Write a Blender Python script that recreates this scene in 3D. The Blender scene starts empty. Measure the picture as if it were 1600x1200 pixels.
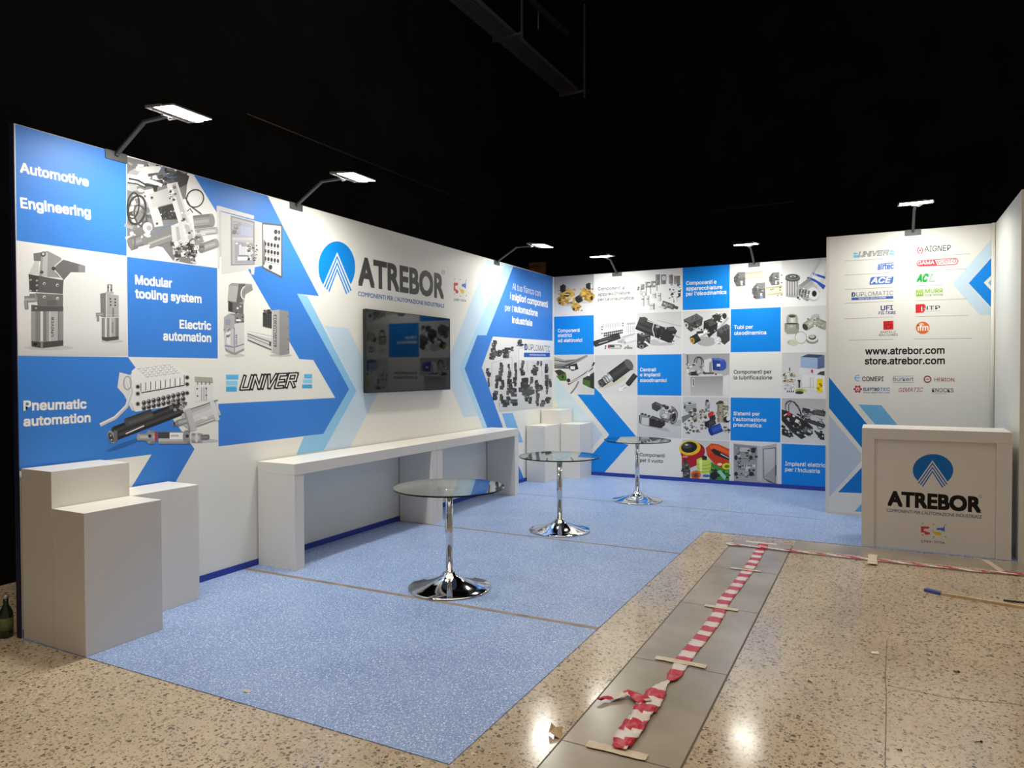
import bpy, bmesh, math, random
from mathutils import Vector, Matrix
from mathutils.geometry import tessellate_polygon

scene = bpy.context.scene
# ------------------------------------------------------------------ camera
CAM = Vector((4.4474, -9.8706, 1.5552))
YAW, PITCH, ROLL, FPX = -0.4823, -0.0177, -0.0032, 1099.99
FW = Vector((math.sin(YAW)*math.cos(PITCH), math.cos(YAW)*math.cos(PITCH), math.sin(PITCH)))
_r = Vector((math.cos(YAW), -math.sin(YAW), 0)); _u = _r.cross(FW)
RT = math.cos(ROLL)*_r + math.sin(ROLL)*_u
UP = -math.sin(ROLL)*_r + math.cos(ROLL)*_u
cd = bpy.data.cameras.new('camera'); cam = bpy.data.objects.new('camera', cd)
scene.collection.objects.link(cam); scene.camera = cam
cd.sensor_fit = 'HORIZONTAL'; cd.sensor_width = 36; cd.lens = FPX/1600*36; cd.clip_start = 0.05
M3 = Matrix((RT, UP, -FW)).transposed()
cam.matrix_world = Matrix.Translation(CAM) @ M3.to_4x4()

# ------------------------------------------------------------------ world, light levels, exposure
world = bpy.data.worlds.new('hall_dusk'); scene.world = world; world.use_nodes = True
bg = world.node_tree.nodes['Background']
# dim hall light: weak and warm from the sides, plus a stronger overhead fill added to brighten the floor
WORLD_SIDE, WORLD_TOP, BEAM_W = 0.15, 1.9, 18.0
_n, _l = world.node_tree.nodes, world.node_tree.links
_tc = _n.new('ShaderNodeTexCoord'); _sx = _n.new('ShaderNodeSeparateXYZ'); _l.new(_tc.outputs['Generated'], _sx.inputs[0])
_mr = _n.new('ShaderNodeMapRange'); _mr.inputs[1].default_value = 0.72; _mr.inputs[2].default_value = 0.95
_mr.inputs[3].default_value = WORLD_SIDE; _mr.inputs[4].default_value = WORLD_TOP
_l.new(_sx.outputs['Z'], _mr.inputs[0]); _l.new(_mr.outputs[0], bg.inputs[1])
bg.inputs[0].default_value = (1.0, 0.83, 0.69, 1)
LED_STRENGTH = 30.0
LED_COLOR = (1.0, 0.985, 0.90)
scene.view_settings.view_transform = 'Standard'; scene.view_settings.look = 'None'
scene.view_settings.gamma = 1.0; scene.view_settings.use_curve_mapping = False
scene.view_settings.exposure = 0.2

# ------------------------------------------------------------------ helpers
EYE = Vector((4.4474, -9.8706, 1.5552))          # where the photograph was taken: photo pixels are traced from here onto the planes of the stand
def ray(px, py): return (RT*(px-800) - UP*(py-600))/FPX + FW
def on_x(px, py, X=0.0):
    d = ray(px, py); return EYE + d*((X-EYE.x)/d.x)
def on_y(px, py, Y=0.0):
    d = ray(px, py); return EYE + d*((Y-EYE.y)/d.y)
def on_z(px, py, Z=0.0):
    d = ray(px, py); return EYE + d*((Z-EYE.z)/d.z)
def lin1(v): return v/12.92 if v <= 0.04045 else ((v+0.055)/1.055)**2.4
def lin(c):
    if isinstance(c, (int, float)): g = lin1(min(max(c, 0), 255)/255); return (g, g, g, 1)
    if isinstance(c, tuple): return c
    return tuple(lin1(int(c[i:i+2], 16)/255) for i in (0, 2, 4)) + (1,)

def link(o): scene.collection.objects.link(o); return o
class MB:
    """collects shapes of one mesh"""
    def __init__(s): s.bm = bmesh.new(); s.mi = 0
    def _fin(s, faces, smooth=False):
        for f in faces: f.material_index = s.mi; f.smooth = smooth
    def box(s, x0, x1, y0, y1, z0, z1, bev=0.0):
        b = bmesh.new()
        bmesh.ops.create_cube(b, size=1)
        for v in b.verts:
            v.co = Vector(((x0+x1)/2+v.co.x*(x1-x0), (y0+y1)/2+v.co.y*(y1-y0), (z0+z1)/2+v.co.z*(z1-z0)))
        if bev: bmesh.ops.bevel(b, geom=list(b.edges), offset=bev, segments=2, affect='EDGES', profile=0.6)
        s._merge(b); return s
    def _merge(s, b, smooth=False, mat=None):
        if mat is not None: b.transform(mat)
        mp = {v: s.bm.verts.new(v.co) for v in b.verts}
        for f in b.faces:
            try: nf = s.bm.faces.new([mp[v] for v in f.verts])
            except ValueError: continue
            nf.material_index = s.mi; nf.smooth = smooth or f.smooth
        b.free()
    def lathe(s, prof, seg=48, c=(0, 0, 0), cap=True):
        rings = []
        for r, z in prof:
            if r < 1e-6: rings.append([s.bm.verts.new((c[0], c[1], c[2]+z))])
            else: rings.append([s.bm.verts.new((c[0]+r*math.cos(2*math.pi*k/seg), c[1]+r*math.sin(2*math.pi*k/seg), c[2]+z)) for k in range(seg)])
        for a, b in zip(rings, rings[1:]):
            for k in range(seg):
                k2 = (k+1) % seg
                vs = [a[k % len(a)], a[k2 % len(a)], b[k2 % len(b)], b[k % len(b)]]
                vv = []
                for v in vs:
                    if v not in vv: vv.append(v)
                if len(vv) >= 3:
                    f = s.bm.faces.new(vv); f.material_index = s.mi; f.smooth = True
        return s
    def tube(s, pts, r, seg=10, ry=None, flat=False):
        pts = [Vector(p) for p in pts]; rings = []
        up0 = Vector((0, 0, 1))
        for i, p in enumerate(pts):
            d = (pts[min(i+1, len(pts)-1)] - pts[max(i-1, 0)]).normalized()
            sd = d.cross(up0)
            if sd.length < 1e-3: sd = d.cross(Vector((0, 1, 0)))
            sd.normalize(); up = sd.cross(d)
            n = 4 if flat else seg; off = math.pi/4 if flat else 0
            rr = r*(1.414 if flat else 1); r2 = (ry or r)*(1.414 if flat else 1)
            rings.append([s.bm.verts.new(p + sd*rr*math.cos(off+2*math.pi*k/n) + up*r2*math.sin(off+2*math.pi*k/n)) for k in range(n)])
        for a, b in zip(rings, rings[1:]):
            n = len(a)
            for k in range(n):
                f = s.bm.faces.new([a[k], a[(k+1) % n], b[(k+1) % n], b[k]]); f.material_index = s.mi; f.smooth = not flat
        for e in (rings[0][::-1], rings[-1]):
            f = s.bm.faces.new(e); f.material_index = s.mi
        return s
    def prism(s, pts, z0, z1):
        lo = [s.bm.verts.new((p[0], p[1], z0)) for p in pts]; hi = [s.bm.verts.new((p[0], p[1], z1)) for p in pts]
        n = len(pts); fs = [s.bm.faces.new(hi), s.bm.faces.new(lo[::-1])]
        for k in range(n): fs.append(s.bm.faces.new([lo[k], lo[(k+1) % n], hi[(k+1) % n], hi[k]]))
        s._fin(fs); return s
    def build(s, name, mats, parent=None):
        bmesh.ops.recalc_face_normals(s.bm, faces=list(s.bm.faces))
        me = bpy.data.meshes.new(name); s.bm.to_mesh(me); s.bm.free()
        for m in (mats if isinstance(mats, (list, tuple)) else [mats]): me.materials.append(m)
        o = link(bpy.data.objects.new(name, me))
        if parent: o.parent = parent
        return o
def tag(o, label=None, cat=None, group=None, kind=None):
    if label: o['label'] = label
    if cat: o['category'] = cat
    if group: o['group'] = group
    if kind: o['kind'] = kind
    return o
def thing(name, label, cat, loc=(0, 0, 0), rz=0.0, group=None):
    o = link(bpy.data.objects.new(name, None)); o.location = loc; o.rotation_euler = (0, 0, rz)
    o.empty_display_size = 0.1
    return tag(o, label, cat, group)
def dup(root, loc, rz, label):
    r = root.copy(); link(r); r.location = loc; r.rotation_euler = (0, 0, rz); r['label'] = label
    for ch in list(root.children):
        c = ch.copy(); link(c); c.parent = r
        for g in list(ch.children):
            d = g.copy(); link(d); d.parent = c
    return r

# ------------------------------------------------------------------ materials
def mat(name, col, rough=0.5, metal=0.0, spec=0.5):
    m = bpy.data.materials.new(name); m.use_nodes = True
    p = m.node_tree.nodes['Principled BSDF']
    p.inputs['Base Color'].default_value = lin(col); p.inputs['Roughness'].default_value = rough
    p.inputs['Metallic'].default_value = metal; p.inputs['Specular IOR Level'].default_value = spec
    return m
def nodes(m): return m.node_tree.nodes, m.node_tree.links, m.node_tree.nodes['Principled BSDF']
def add_noise(m, c1, c2, scale, detail=4, lo=0.35, hi=0.65, bump=0.0):
    n, l, p = nodes(m)
    tc = n.new('ShaderNodeTexCoord'); t = n.new('ShaderNodeTexNoise'); t.inputs['Scale'].default_value = scale; t.inputs['Detail'].default_value = detail
    r = n.new('ShaderNodeValToRGB'); r.color_ramp.elements[0].position = lo; r.color_ramp.elements[1].position = hi
    r.color_ramp.elements[0].color = lin(c1); r.color_ramp.elements[1].color = lin(c2)
    l.new(tc.outputs['Object'], t.inputs['Vector']); l.new(t.outputs['Fac'], r.inputs['Fac']); l.new(r.outputs['Color'], p.inputs['Base Color'])
    if bump:
        b = n.new('ShaderNodeBump'); b.inputs['Strength'].default_value = bump; b.inputs['Distance'].default_value = 0.01
        l.new(t.outputs['Fac'], b.inputs['Height']); l.new(b.outputs['Normal'], p.inputs['Normal'])
    return m
def ramp(n, stops):
    r = n.new('ShaderNodeValToRGB'); e = r.color_ramp.elements
    while len(e) < len(stops): e.new(0.5)
    for k, (pos, c) in enumerate(stops): e[k].position = pos; e[k].color = lin(c)
    return r
def mixc(n, l, fac, a, b):
    x = n.new('ShaderNodeMix'); x.data_type = 'RGBA'
    for sock, v in ((0, fac), (6, a), (7, b)):
        if hasattr(v, 'is_output'): l.new(v, x.inputs[sock])
        else: x.inputs[sock].default_value = v
    return x.outputs[2]

def terrazzo():
    m = mat('polished_terrazzo', 'B09A76', 0.3); n, l, p = nodes(m)
    tc = n.new('ShaderNodeTexCoord')
    base = n.new('ShaderNodeTexNoise'); base.inputs['Scale'].default_value = 1.3; base.inputs['Detail'].default_value = 5
    l.new(tc.outputs['Object'], base.inputs['Vector'])
    rb = ramp(n, [(0.3, 'B4A68E'), (0.7, 'CBBCA2')]); l.new(base.outputs['Fac'], rb.inputs['Fac'])
    col = rb.outputs['Color']
    warp = n.new('ShaderNodeTexNoise'); warp.inputs['Scale'].default_value = 30
    l.new(tc.outputs['Object'], warp.inputs['Vector'])
    addv = n.new('ShaderNodeVectorMath'); addv.operation = 'MULTIPLY_ADD'; addv.inputs[1].default_value = (0.02, 0.02, 0.0)
    l.new(warp.outputs['Color'], addv.inputs[0]); l.new(tc.outputs['Object'], addv.inputs[2])
    for sc, dk in ((52, 0.56), (100, 0.52)):
        v = n.new('ShaderNodeTexVoronoi'); v.inputs['Scale'].default_value = sc; v.inputs['Randomness'].default_value = 1
        l.new(addv.outputs['Vector'], v.inputs['Vector'])
        sep = n.new('ShaderNodeSeparateColor'); l.new(v.outputs['Color'], sep.inputs[0])
        stone = ramp(n, [(0.0, '665A4A'), (0.26, '83765F'), (0.44, '9C8E76'), (0.72, 'AEA08A'), (0.9, 'D0C4AE'), (0.985, '62605A')]); stone.color_ramp.interpolation = 'CONSTANT'
        l.new(sep.outputs[0], stone.inputs['Fac'])
        edge = n.new('ShaderNodeMath'); edge.operation = 'LESS_THAN'
        sz = n.new('ShaderNodeMath'); sz.operation = 'MULTIPLY'; sz.inputs[1].default_value = dk; l.new(sep.outputs[1], sz.inputs[0])
        l.new(v.outputs['Distance'], edge.inputs[0]); l.new(sz.outputs[0], edge.inputs[1])
        col = mixc(n, l, edge.outputs[0], col, stone.outputs['Color'])
    l.new(col, p.inputs['Base Color'])
    rr = n.new('ShaderNodeTexNoise'); rr.inputs['Scale'].default_value = 5; rr.inputs['Detail'].default_value = 6
    l.new(tc.outputs['Object'], rr.inputs['Vector'])
    mr = n.new('ShaderNodeMapRange'); mr.inputs[3].default_value = 0.07; mr.inputs[4].default_value = 0.21
    l.new(rr.outputs['Fac'], mr.inputs[0]); l.new(mr.outputs[0], p.inputs['Roughness'])
    return m
def vinyl():
    m = mat('blue_speckled_vinyl', '6F93CE', 0.4); n, l, p = nodes(m)
    tc = n.new('ShaderNodeTexCoord')
    a = n.new('ShaderNodeTexNoise'); a.inputs['Scale'].default_value = 2.5; a.inputs['Detail'].default_value = 6
    l.new(tc.outputs['Object'], a.inputs['Vector'])
    ra = ramp(n, [(0.3, '6A88BF'), (0.7, '7E9BCC')]); l.new(a.outputs['Fac'], ra.inputs['Fac']); col = ra.outputs['Color']
    for k, (sx, sy, lo, hi, c) in enumerate(((45, 170, .54, .66, 'A4BCE4'), (190, 75, .57, .66, 'D3E0F2'), (110, 110, .63, .68, 'F6F9FC'))):
        mp = n.new('ShaderNodeMapping'); mp.inputs['Scale'].default_value = (sx, sy, 1); mp.inputs['Rotation'].default_value = (0, 0, .5*k)
        l.new(tc.outputs['Object'], mp.inputs['Vector'])
        t = n.new('ShaderNodeTexNoise'); t.inputs['Scale'].default_value = 1; t.inputs['Detail'].default_value = 2; t.inputs['Distortion'].default_value = .8
        l.new(mp.outputs[0], t.inputs['Vector'])
        rr = ramp(n, [(lo, 0), (hi, 255)]); l.new(t.outputs['Fac'], rr.inputs['Fac'])
        col = mixc(n, l, rr.outputs['Color'], col, lin(c))
    l.new(col, p.inputs['Base Color'])
    return m
def ink():
    m = mat('printed_ink', 200, 0.45, spec=0.28); n, l, p = nodes(m)
    a = n.new('ShaderNodeVertexColor'); a.layer_name = 'ink'; l.new(a.outputs['Color'], p.inputs['Base Color'])
    return m
def glass():
    m = bpy.data.materials.new('clear_glass'); m.use_nodes = True; n = m.node_tree.nodes; l = m.node_tree.links
    n.remove(n['Principled BSDF'])
    g = n.new('ShaderNodeNewGeometry'); d = n.new('ShaderNodeVectorMath'); d.operation = 'DOT_PRODUCT'
    l.new(g.outputs['Normal'], d.inputs[0]); l.new(g.outputs['Incoming'], d.inputs[1])
    ab = n.new('ShaderNodeMath'); ab.operation = 'ABSOLUTE'; l.new(d.outputs['Value'], ab.inputs[0])
    om = n.new('ShaderNodeMath'); om.operation = 'SUBTRACT'; om.inputs[0].default_value = 1; l.new(ab.outputs[0], om.inputs[1])
    pw = n.new('ShaderNodeMath'); pw.operation = 'POWER'; pw.inputs[1].default_value = 3.4; l.new(om.outputs[0], pw.inputs[0])
    ma = n.new('ShaderNodeMath'); ma.operation = 'MULTIPLY_ADD'; ma.inputs[1].default_value = 0.92; ma.inputs[2].default_value = 0.06; l.new(pw.outputs[0], ma.inputs[0])
    t = n.new('ShaderNodeBsdfTransparent'); t.inputs[0].default_value = (0.94, 0.975, 0.96, 1)
    gl = n.new('ShaderNodeBsdfGlossy'); gl.inputs['Roughness'].default_value = 0.015
    mx = n.new('ShaderNodeMixShader'); l.new(ma.outputs[0], mx.inputs[0]); l.new(t.outputs[0], mx.inputs[1]); l.new(gl.outputs[0], mx.inputs[2])
    l.new(mx.outputs[0], n['Material Output'].inputs[0])
    return m
def emitter(name, col, st):
    m = mat(name, 255); n, l, p = nodes(m)
    p.inputs['Emission Color'].default_value = (*col, 1); p.inputs['Emission Strength'].default_value = st
    return m

GLYPHS = {}
INK = ink(); TERR = terrazzo(); VINYL = vinyl(); GLASS = glass()
LED = emitter('led_panel', LED_COLOR, LED_STRENGTH)
SHEET = mat('white_wall_sheet', 'E4E4DE', 0.45, spec=0.28)
WHITE = mat('white_laminate', 'E2DFD8', 0.3)
FRAME = mat('white_wall_profile', 'DEDBD0', 0.4)
NAVY = mat('navy_edge_fabric', '10183E', 0.6)
BASEB = mat('royal_blue_skirting', '22399A', 0.5)
CONC = add_noise(mat('smooth_concrete', 150, 0.2), '958E80', 'ADA595', 2.2, 8)
JOINT = mat('dark_joint', '5A5346', 0.7)
SEAM = add_noise(mat('brown_seam_tape', '8A7866', 0.5), '7D6B5A', '9A8873', 8)
BLACKWALL = add_noise(mat('black_hall_paint', 20, 0.9, spec=0.1), 14, 22, 1.5)
CHROME = mat('polished_chrome', 225, 0.05, 1.0)
GREY = mat('grey_powder_coat', 78, 0.5, 0.2)
DGREY = mat('dark_grey_steel', 74, 0.4, 0.6)
ALU = mat('pale_aluminium', 200, 0.3, 0.7)
BLACKP = mat('black_plastic', 16, 0.35)
SCREEN = mat('glossy_black_screen', 8, 0.035, spec=0.6)
GEDGE = mat('dark_green_glass_edge', '0E1F1C', 0.1)
MASK = add_noise(mat('masking_tape', 'D0C6AE', 0.6), 'C6BAA0', 'D8CEB8', 14)
TRAY = mat('galvanised_mesh', 105, 0.5, 0.5)
WOOD = add_noise(mat('brown_timber', '6E4A28', 0.6), '5E3E22', '7C5632', 6)
PINE = add_noise(mat('pale_pine', 'CDB48C', 0.5), 'C2A87E', 'D8C29C', 12)

# ------------------------------------------------------------------ printing on a flat panel
class Print:
    """ink shapes on one wall plane; each later shape lies a hair above the earlier ones"""
    EPS = 0.00005
    def __init__(s, plane, at, first=0):
        s.plane = plane; s.at = at; s.k = first; s.first = first; s.boxes = []; s.v = []; s.f = []; s.c = []; s.o = (0, 0, 1)
    def crop(s, x, y, sc): s.o = (x, y, sc); return s
    def lift(s, pts):
        """put the next shape just above whatever it overlaps"""
        X = [s.o[0]+p[0]/s.o[2] for p in pts]; Y = [s.o[1]+p[1]/s.o[2] for p in pts]
        a, b, c, d = min(X), min(Y), max(X), max(Y); k = s.first
        for (a1, b1, c1, d1, k1) in s.boxes:
            if k1 >= k and a < c1 and a1 < c and b < d1 and b1 < d: k = k1+1
        s.boxes.append((a, b, c, d, k)); s.k = k
    def pt(s, x, y):
        px, py = s.o[0]+x/s.o[2], s.o[1]+y/s.o[2]; off = s.k*s.EPS
        q = on_x(px, py, s.at+off) if s.plane == 'x' else on_y(px, py, s.at-off)
        q.z = min(q.z, 2.998); return q                # nothing is printed past the panel's top edge
    def uv(s, x, y):
        p = s.pt(x, y); return Vector((p.y, p.z)) if s.plane == 'x' else Vector((p.x, p.z))
    def from_uv(s, u, v):
        off = s.k*s.EPS
        return Vector((s.at+off, u, v)) if s.plane == 'x' else Vector((u, s.at-off, v))
    def _face(s, pts, cols):
        i = len(s.v); s.v += pts; s.f.append(tuple(range(i, i+len(pts)))); s.c.append(cols)
    def raw(s, pts, cols):
        s.lift(pts)
        P3 = [s.pt(*p) for p in pts]
        if len(P3) <= 4 and len(P3) == len(cols) and len(set(cols)) > 1: s._face(P3, cols); return
        if len(P3) == 3: s._face(P3, cols); return
        two = [Vector((p.y, p.z, 0)) if s.plane == 'x' else Vector((p.x, p.z, 0)) for p in P3]
        for t in tessellate_polygon([two]): s._face([P3[j] for j in t], [cols[j] for j in t])
    def pg(s, c, *xy):
        pts = list(zip(xy[::2], xy[1::2])); c = lin(c); s.raw(pts, [c]*len(pts))
    def gr(s, c0, c1, *xy):                      # first half of the points c0, rest c1
        pts = list(zip(xy[::2], xy[1::2])); h = len(pts)//2; s.raw(pts, [lin(c0)]*h+[lin(c1)]*(len(pts)-h))
    def rc(s, c, x0, y0, x1, y1): s.pg(c, x0, y0, x1, y0, x1, y1, x0, y1)
    def el(s, c, cx, cy, rx, ry=None, rot=0, n=22, a0=0, a1=360):
        ry = ry or rx; ca, sa = math.cos(math.radians(rot)), math.sin(math.radians(rot)); xy = []
        full = abs(a1-a0) >= 360
        for k in range(n if full else n+1):
            t = math.radians(a0+(a1-a0)*k/n); x, y = rx*math.cos(t), ry*math.sin(t); xy += [cx+x*ca-y*sa, cy+x*sa+y*ca]
        s.pg(c, *xy)
    def ln(s, c, w, *xy):
        pts = [Vector(p) for p in zip(xy[::2], xy[1::2])]; s.lift([q+Vector(e)*w*.5 for q in pts for e in ((1, 1), (-1, -1))]); c = lin(c); L = []; R = []
        for i, p in enumerate(pts):
            d = (pts[min(i+1, len(pts)-1)]-pts[max(i-1, 0)]); d.normalize(); nrm = Vector((-d.y, d.x))*w/2
            L.append(p+nrm); R.append(p-nrm)
        for i in range(len(pts)-1): s._face([s.pt(*q) for q in (L[i], R[i], R[i+1], L[i+1])], [c]*4)
    def ring(s, c, w, cx, cy, rx, ry=None, rot=0, a0=0, a1=360, n=26):
        ry = ry or rx; ca, sa = math.cos(math.radians(rot)), math.sin(math.radians(rot)); xy = []
        for k in range(n+1):
            t = math.radians(a0+(a1-a0)*k/n); x, y = rx*math.cos(t), ry*math.sin(t); xy += [cx+x*ca-y*sa, cy+x*sa+y*ca]
        s.ln(c, w, *xy)
    def cy(s, g, x0, y0, x1, y1, w, prof=(.55, .85, 1.18, .95, .62), cap=True, tint=None):
        """a product-shot cylinder: bands along its length"""
        a = Vector((x0, y0)); b = Vector((x1, y1)); d = (b-a).normalized(); nr = Vector((-d.y, d.x)); n = len(prof)
        s.lift([q+Vector(e)*w*.5 for q in (a, b) for e in ((1, 1), (-1, -1))])
        base = lin(g)
        for i, m in enumerate(prof):
            o0 = nr*(w*(i/n-.5)); o1 = nr*(w*((i+1)/n-.5)); c = tuple(min(1, base[j]*m) for j in range(3))+(1,)
            s._face([s.pt(*q) for q in (a+o0, b+o0, b+o1, a+o1)], [c]*4)
        if cap:
            c = tuple(min(1, base[j]*.8) for j in range(3))+(1,)
            s.el(c, x1, y1, w*.22, w/2, math.degrees(math.atan2(d.y, d.x)))
    def ob(s, c, x0, y0, x1, y1, w):              # oriented bar
        s.ln(c, w, x0, y0, x1, y1)
    def clut(s, seed, n, x0, y0, x1, y1, pal, s0, s1, rot=None):
        r = random.Random(seed)
        for _ in range(n):
            cx, cy = r.uniform(x0, x1), r.uniform(y0, y1); w = r.uniform(s0, s1); h = w*r.uniform(.35, 1); a = math.radians(rot if rot is not None else r.uniform(-35, 35))
            c = r.choice(pal)
            if r.random() < .3: s.el(c, cx, cy, w*.5, h*.5, math.degrees(a), 12)
            else:
                ca, sa = math.cos(a), math.sin(a); xy = []
                for u, v in ((-.5, -.5), (.5, -.5), (.5, .5), (-.5, .5)): xy += [cx+u*w*ca-v*h*sa, cy+u*w*sa+v*h*ca]
                s.pg(c, *xy)
    def tx(s, text, x0, y0, x1, y1, h, c, bold=0.0, shear=0.0, font=None):
        font = font or SANS
        if font and font != 'plain': bold = bold*1.0
        s.lift([(x0, y0), (x1, y1), (x0, y0-h), (x1, y1-h), (x0, y0+h*.25), (x1, y1+h*.25)]); c = lin(c)
        key = (text, font if isinstance(font, str) or font is None else 'sans', shear, min(bold, 0))
        if key not in GLYPHS:
            cu = bpy.data.curves.new('lettering', 'FONT'); cu.body = text
            if font and font != 'plain': cu.font = font
            cu.offset = min(bold, 0); cu.shear = shear; cu.resolution_u = 3
            ob = bpy.data.objects.new('lettering', cu); me = bpy.data.meshes.new_from_object(ob)
            GLYPHS[key] = ([(v.co.x, v.co.y) for v in me.vertices], [tuple(p.vertices) for p in me.polygons])
            bpy.data.meshes.remove(me); bpy.data.objects.remove(ob); bpy.data.curves.remove(cu)
        vs, ps = GLYPHS[key]
        mn, mx = min(v[0] for v in vs), max(v[0] for v in vs)
        a, b = s.uv(x0, y0), s.uv(x1, y1); d = b-a; W = d.length; e1 = d/W; e2 = Vector((-e1.y, e1.x))
        pd = Vector((x1-x0, y1-y0)).normalized(); hv = (s.uv(x0+pd.y*h, y0-pd.x*h)-a).length/(CAPH if font and font != 'plain' else CAPH0)
        g = max(bold, 0); fx = W/(mx-mn+2*g)
        # heavier strokes: the same letters again, nudged all round by the extra stroke width
        offs = [(0, 0)] + ([(g*.85*a, g*.85*b) for a in (-1, 1) for b in (-1, 1)] if g > 0 else [])
        for n, (ox, oy) in enumerate(offs):
            if n: s.k += 1; s.boxes[-1] = s.boxes[-1][:4] + (s.k,)
            i0 = len(s.v)
            for x, y in vs:
                q = a + e1*((x-mn+g+ox)*fx) + e2*((y+oy)*hv*(1-g*.6)+g*hv*.4); s.v.append(s.from_uv(q.x, q.y))
            for p in ps: s.f.append(tuple(i0+j for j in p)); s.c.append([c]*len(p))
    def build(s, name, parent, label=None):
        me = bpy.data.meshes.new(name); me.from_pydata([tuple(v) for v in s.v], [], s.f)
        at = me.color_attributes.new('ink', 'FLOAT_COLOR', 'CORNER'); k = 0
        flat = [x for cs in s.c for c in cs for x in c]; at.data.foreach_set('color', flat)
        want = Vector((1, 0, 0)) if s.plane == 'x' else Vector((0, -1, 0))
        me.materials.append(INK); me.update()
        bm = bmesh.new(); bm.from_mesh(me)
        fl = [f for f in bm.faces if f.normal.dot(want) < 0]
        bmesh.ops.reverse_faces(bm, faces=fl); bm.to_mesh(me); bm.free()
        o = link(bpy.data.objects.new(name, me)); o.parent = parent
        if label: o['label'] = label
        return o
def cap_height(font=None):
    cu = bpy.data.curves.new('lettering', 'FONT'); cu.body = 'H'
    if font: cu.font = font
    ob = bpy.data.objects.new('lettering', cu)
    me = bpy.data.meshes.new_from_object(ob); h = max(v.co.y for v in me.vertices)
    bpy.data.meshes.remove(me); bpy.data.objects.remove(ob); bpy.data.curves.remove(cu); return h
CAPH0 = cap_height(); SANS = None
try:                                             # the sans that ships inside Blender; its built-in font otherwise
    SANS = bpy.data.fonts.load(bpy.utils.system_resource('DATAFILES', path='fonts') + '/Inter.woff2'); CAPH = cap_height(SANS)
    if CAPH < 0.2: SANS = None
except Exception: SANS = None
# ================================================================== SETTING
def struct(mb, name, m, parent=None):
    o = mb.build(name, m, parent); o['kind'] = 'structure' if not parent else o.get('kind', 'structure')
    if parent: del o['kind']
    return o
H = 3.0
floor = struct(MB().box(-1.25, 14, -16, 3.1, -0.1, 0), 'floor', TERR)
struct(MB().box(-1.35, -1.25, -16, 3.2, -0.1, 10.5), 'wall_hall_left', BLACKWALL)
struct(MB().box(-1.35, 14, 3.1, 3.2, -0.1, 10.5), 'wall_hall_back', BLACKWALL)
struct(MB().box(-1.35, 14, -2.0, 3.2, 10.5, 10.6), 'ceiling', BLACKWALL)
# smooth concrete lane let into the terrazzo, slab by slab
JY = [-2.99, -3.19, -4.20, -5.17, -6.20, -7.17, -8.2, -9.2]
b = MB(); b.box(3.259, 3.769, -9.2, -3.19, 0.0003, 0.0008); struct(b, 'lane_joint', JOINT, floor)
for a, c in zip(JY[1:], JY[2:]):
    struct(MB().box(3.267, 3.760, c+0.003, a-0.003, 0.001, 0.0016), 'concrete_slab', CONC, floor)
struct(MB().box(3.772, 9.0, -3.3, -2.985, 0.0006, 0.0012), 'concrete_strip', CONC, floor)
b = MB()
for pts in (((1383, 1200), (1385, 1080), (1383, 1060), (1386, 1000)), ((1386, 1071), (1480, 1090), (1600, 1102))):
    q = [on_z(*p) for p in pts]
    for p0, p1 in zip(q, q[1:]):
        d = (p1-p0).normalized(); s = Vector((-d.y, d.x, 0))*0.0015
        b.prism([(p0-s)[:2], (p1-s)[:2], (p1+s)[:2], (p0+s)[:2]], 0.0002, 0.0007)
struct(b, 'floor_crack', JOINT, floor)
# blue vinyl of the stand, its seams
vin = MB(); vin.prism([(0.0, -7.578), (2.945, -7.545), (2.945, -2.985), (5.44, -2.94), (5.44, -1.5), (3.92, -1.5), (3.92, 0), (0, 0)], 0.0, 0.004)
vinyl_o = struct(vin, 'floor_vinyl', VINYL)
for k, (ya, yb, xe, w) in enumerate(((-5.945, -5.895, 2.945, .036), (-3.955, -3.935, 2.945, .028), (-1.93, -1.90, 3.9, .016))):
    m = MB(); m.prism([(0.0, ya-w/2), (xe, yb-w/2), (xe, yb+w/2), (0.0, ya+w/2)], 0.004, 0.0048); struct(m, 'trim_%d' % (k+1), SEAM)
# walls of the stand
TH = 0.045
wl = MB(); wl.box(-TH, 0, -7.575, TH, 0, H); wall_left = struct(wl, 'wall_left', SHEET)
struct(MB().box(-TH, 0.001, -7.579, -7.5745, 0, H), 'edge_strip', NAVY, wall_left)
wb = MB(); wb.box(0, 3.97, 0, TH, 0, H); wall_back = struct(wb, 'wall_back', SHEET)
struct(MB().box(0.0, 0.012, -0.012, 0, 0, H), 'corner_profile', FRAME, wall_back)
wr = MB(); wr.box(3.921, 5.442, -1.503, -1.503+TH, 0, H); wr.box(3.921, 3.921+TH, -1.458, -0.001, 0, H)
wall_right = struct(wr, 'wall_right', SHEET)
m = MB(); m.box(3.921, 3.951, -1.507, -1.503, 0, H); m.box(3.951, 5.442, -1.507, -1.503, 0, .03); struct(m, 'panel_profile', FRAME, wall_right)
xe = on_y(1550, 450, -1.503).x; m = MB(); m.box(xe, xe+.012, -1.506, -1.503, 0, H); m.tube([(5.425, -1.52, 0.01), (5.425, -1.52, H)], .017, 14); struct(m, 'corner_profile', FRAME, wall_right)
ws = MB(); ws.box(5.442, 5.442+TH, -2.954, -0.5, 0, H); wall_side = struct(ws, 'wall_side', SHEET)
m = MB(); m.box(5.4415, 5.442+TH, -2.957, -2.9535, 0, H); struct(m, 'edge_strip', FRAME, wall_side)
struct(MB().box(0, 0.008, -7.57, -0.01, 0.004, 0.052), 'baseboard_left', BASEB)
struct(MB().box(0.01, 3.92, -0.008, 0, 0.004, 0.056), 'baseboard_back', BASEB)

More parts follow.
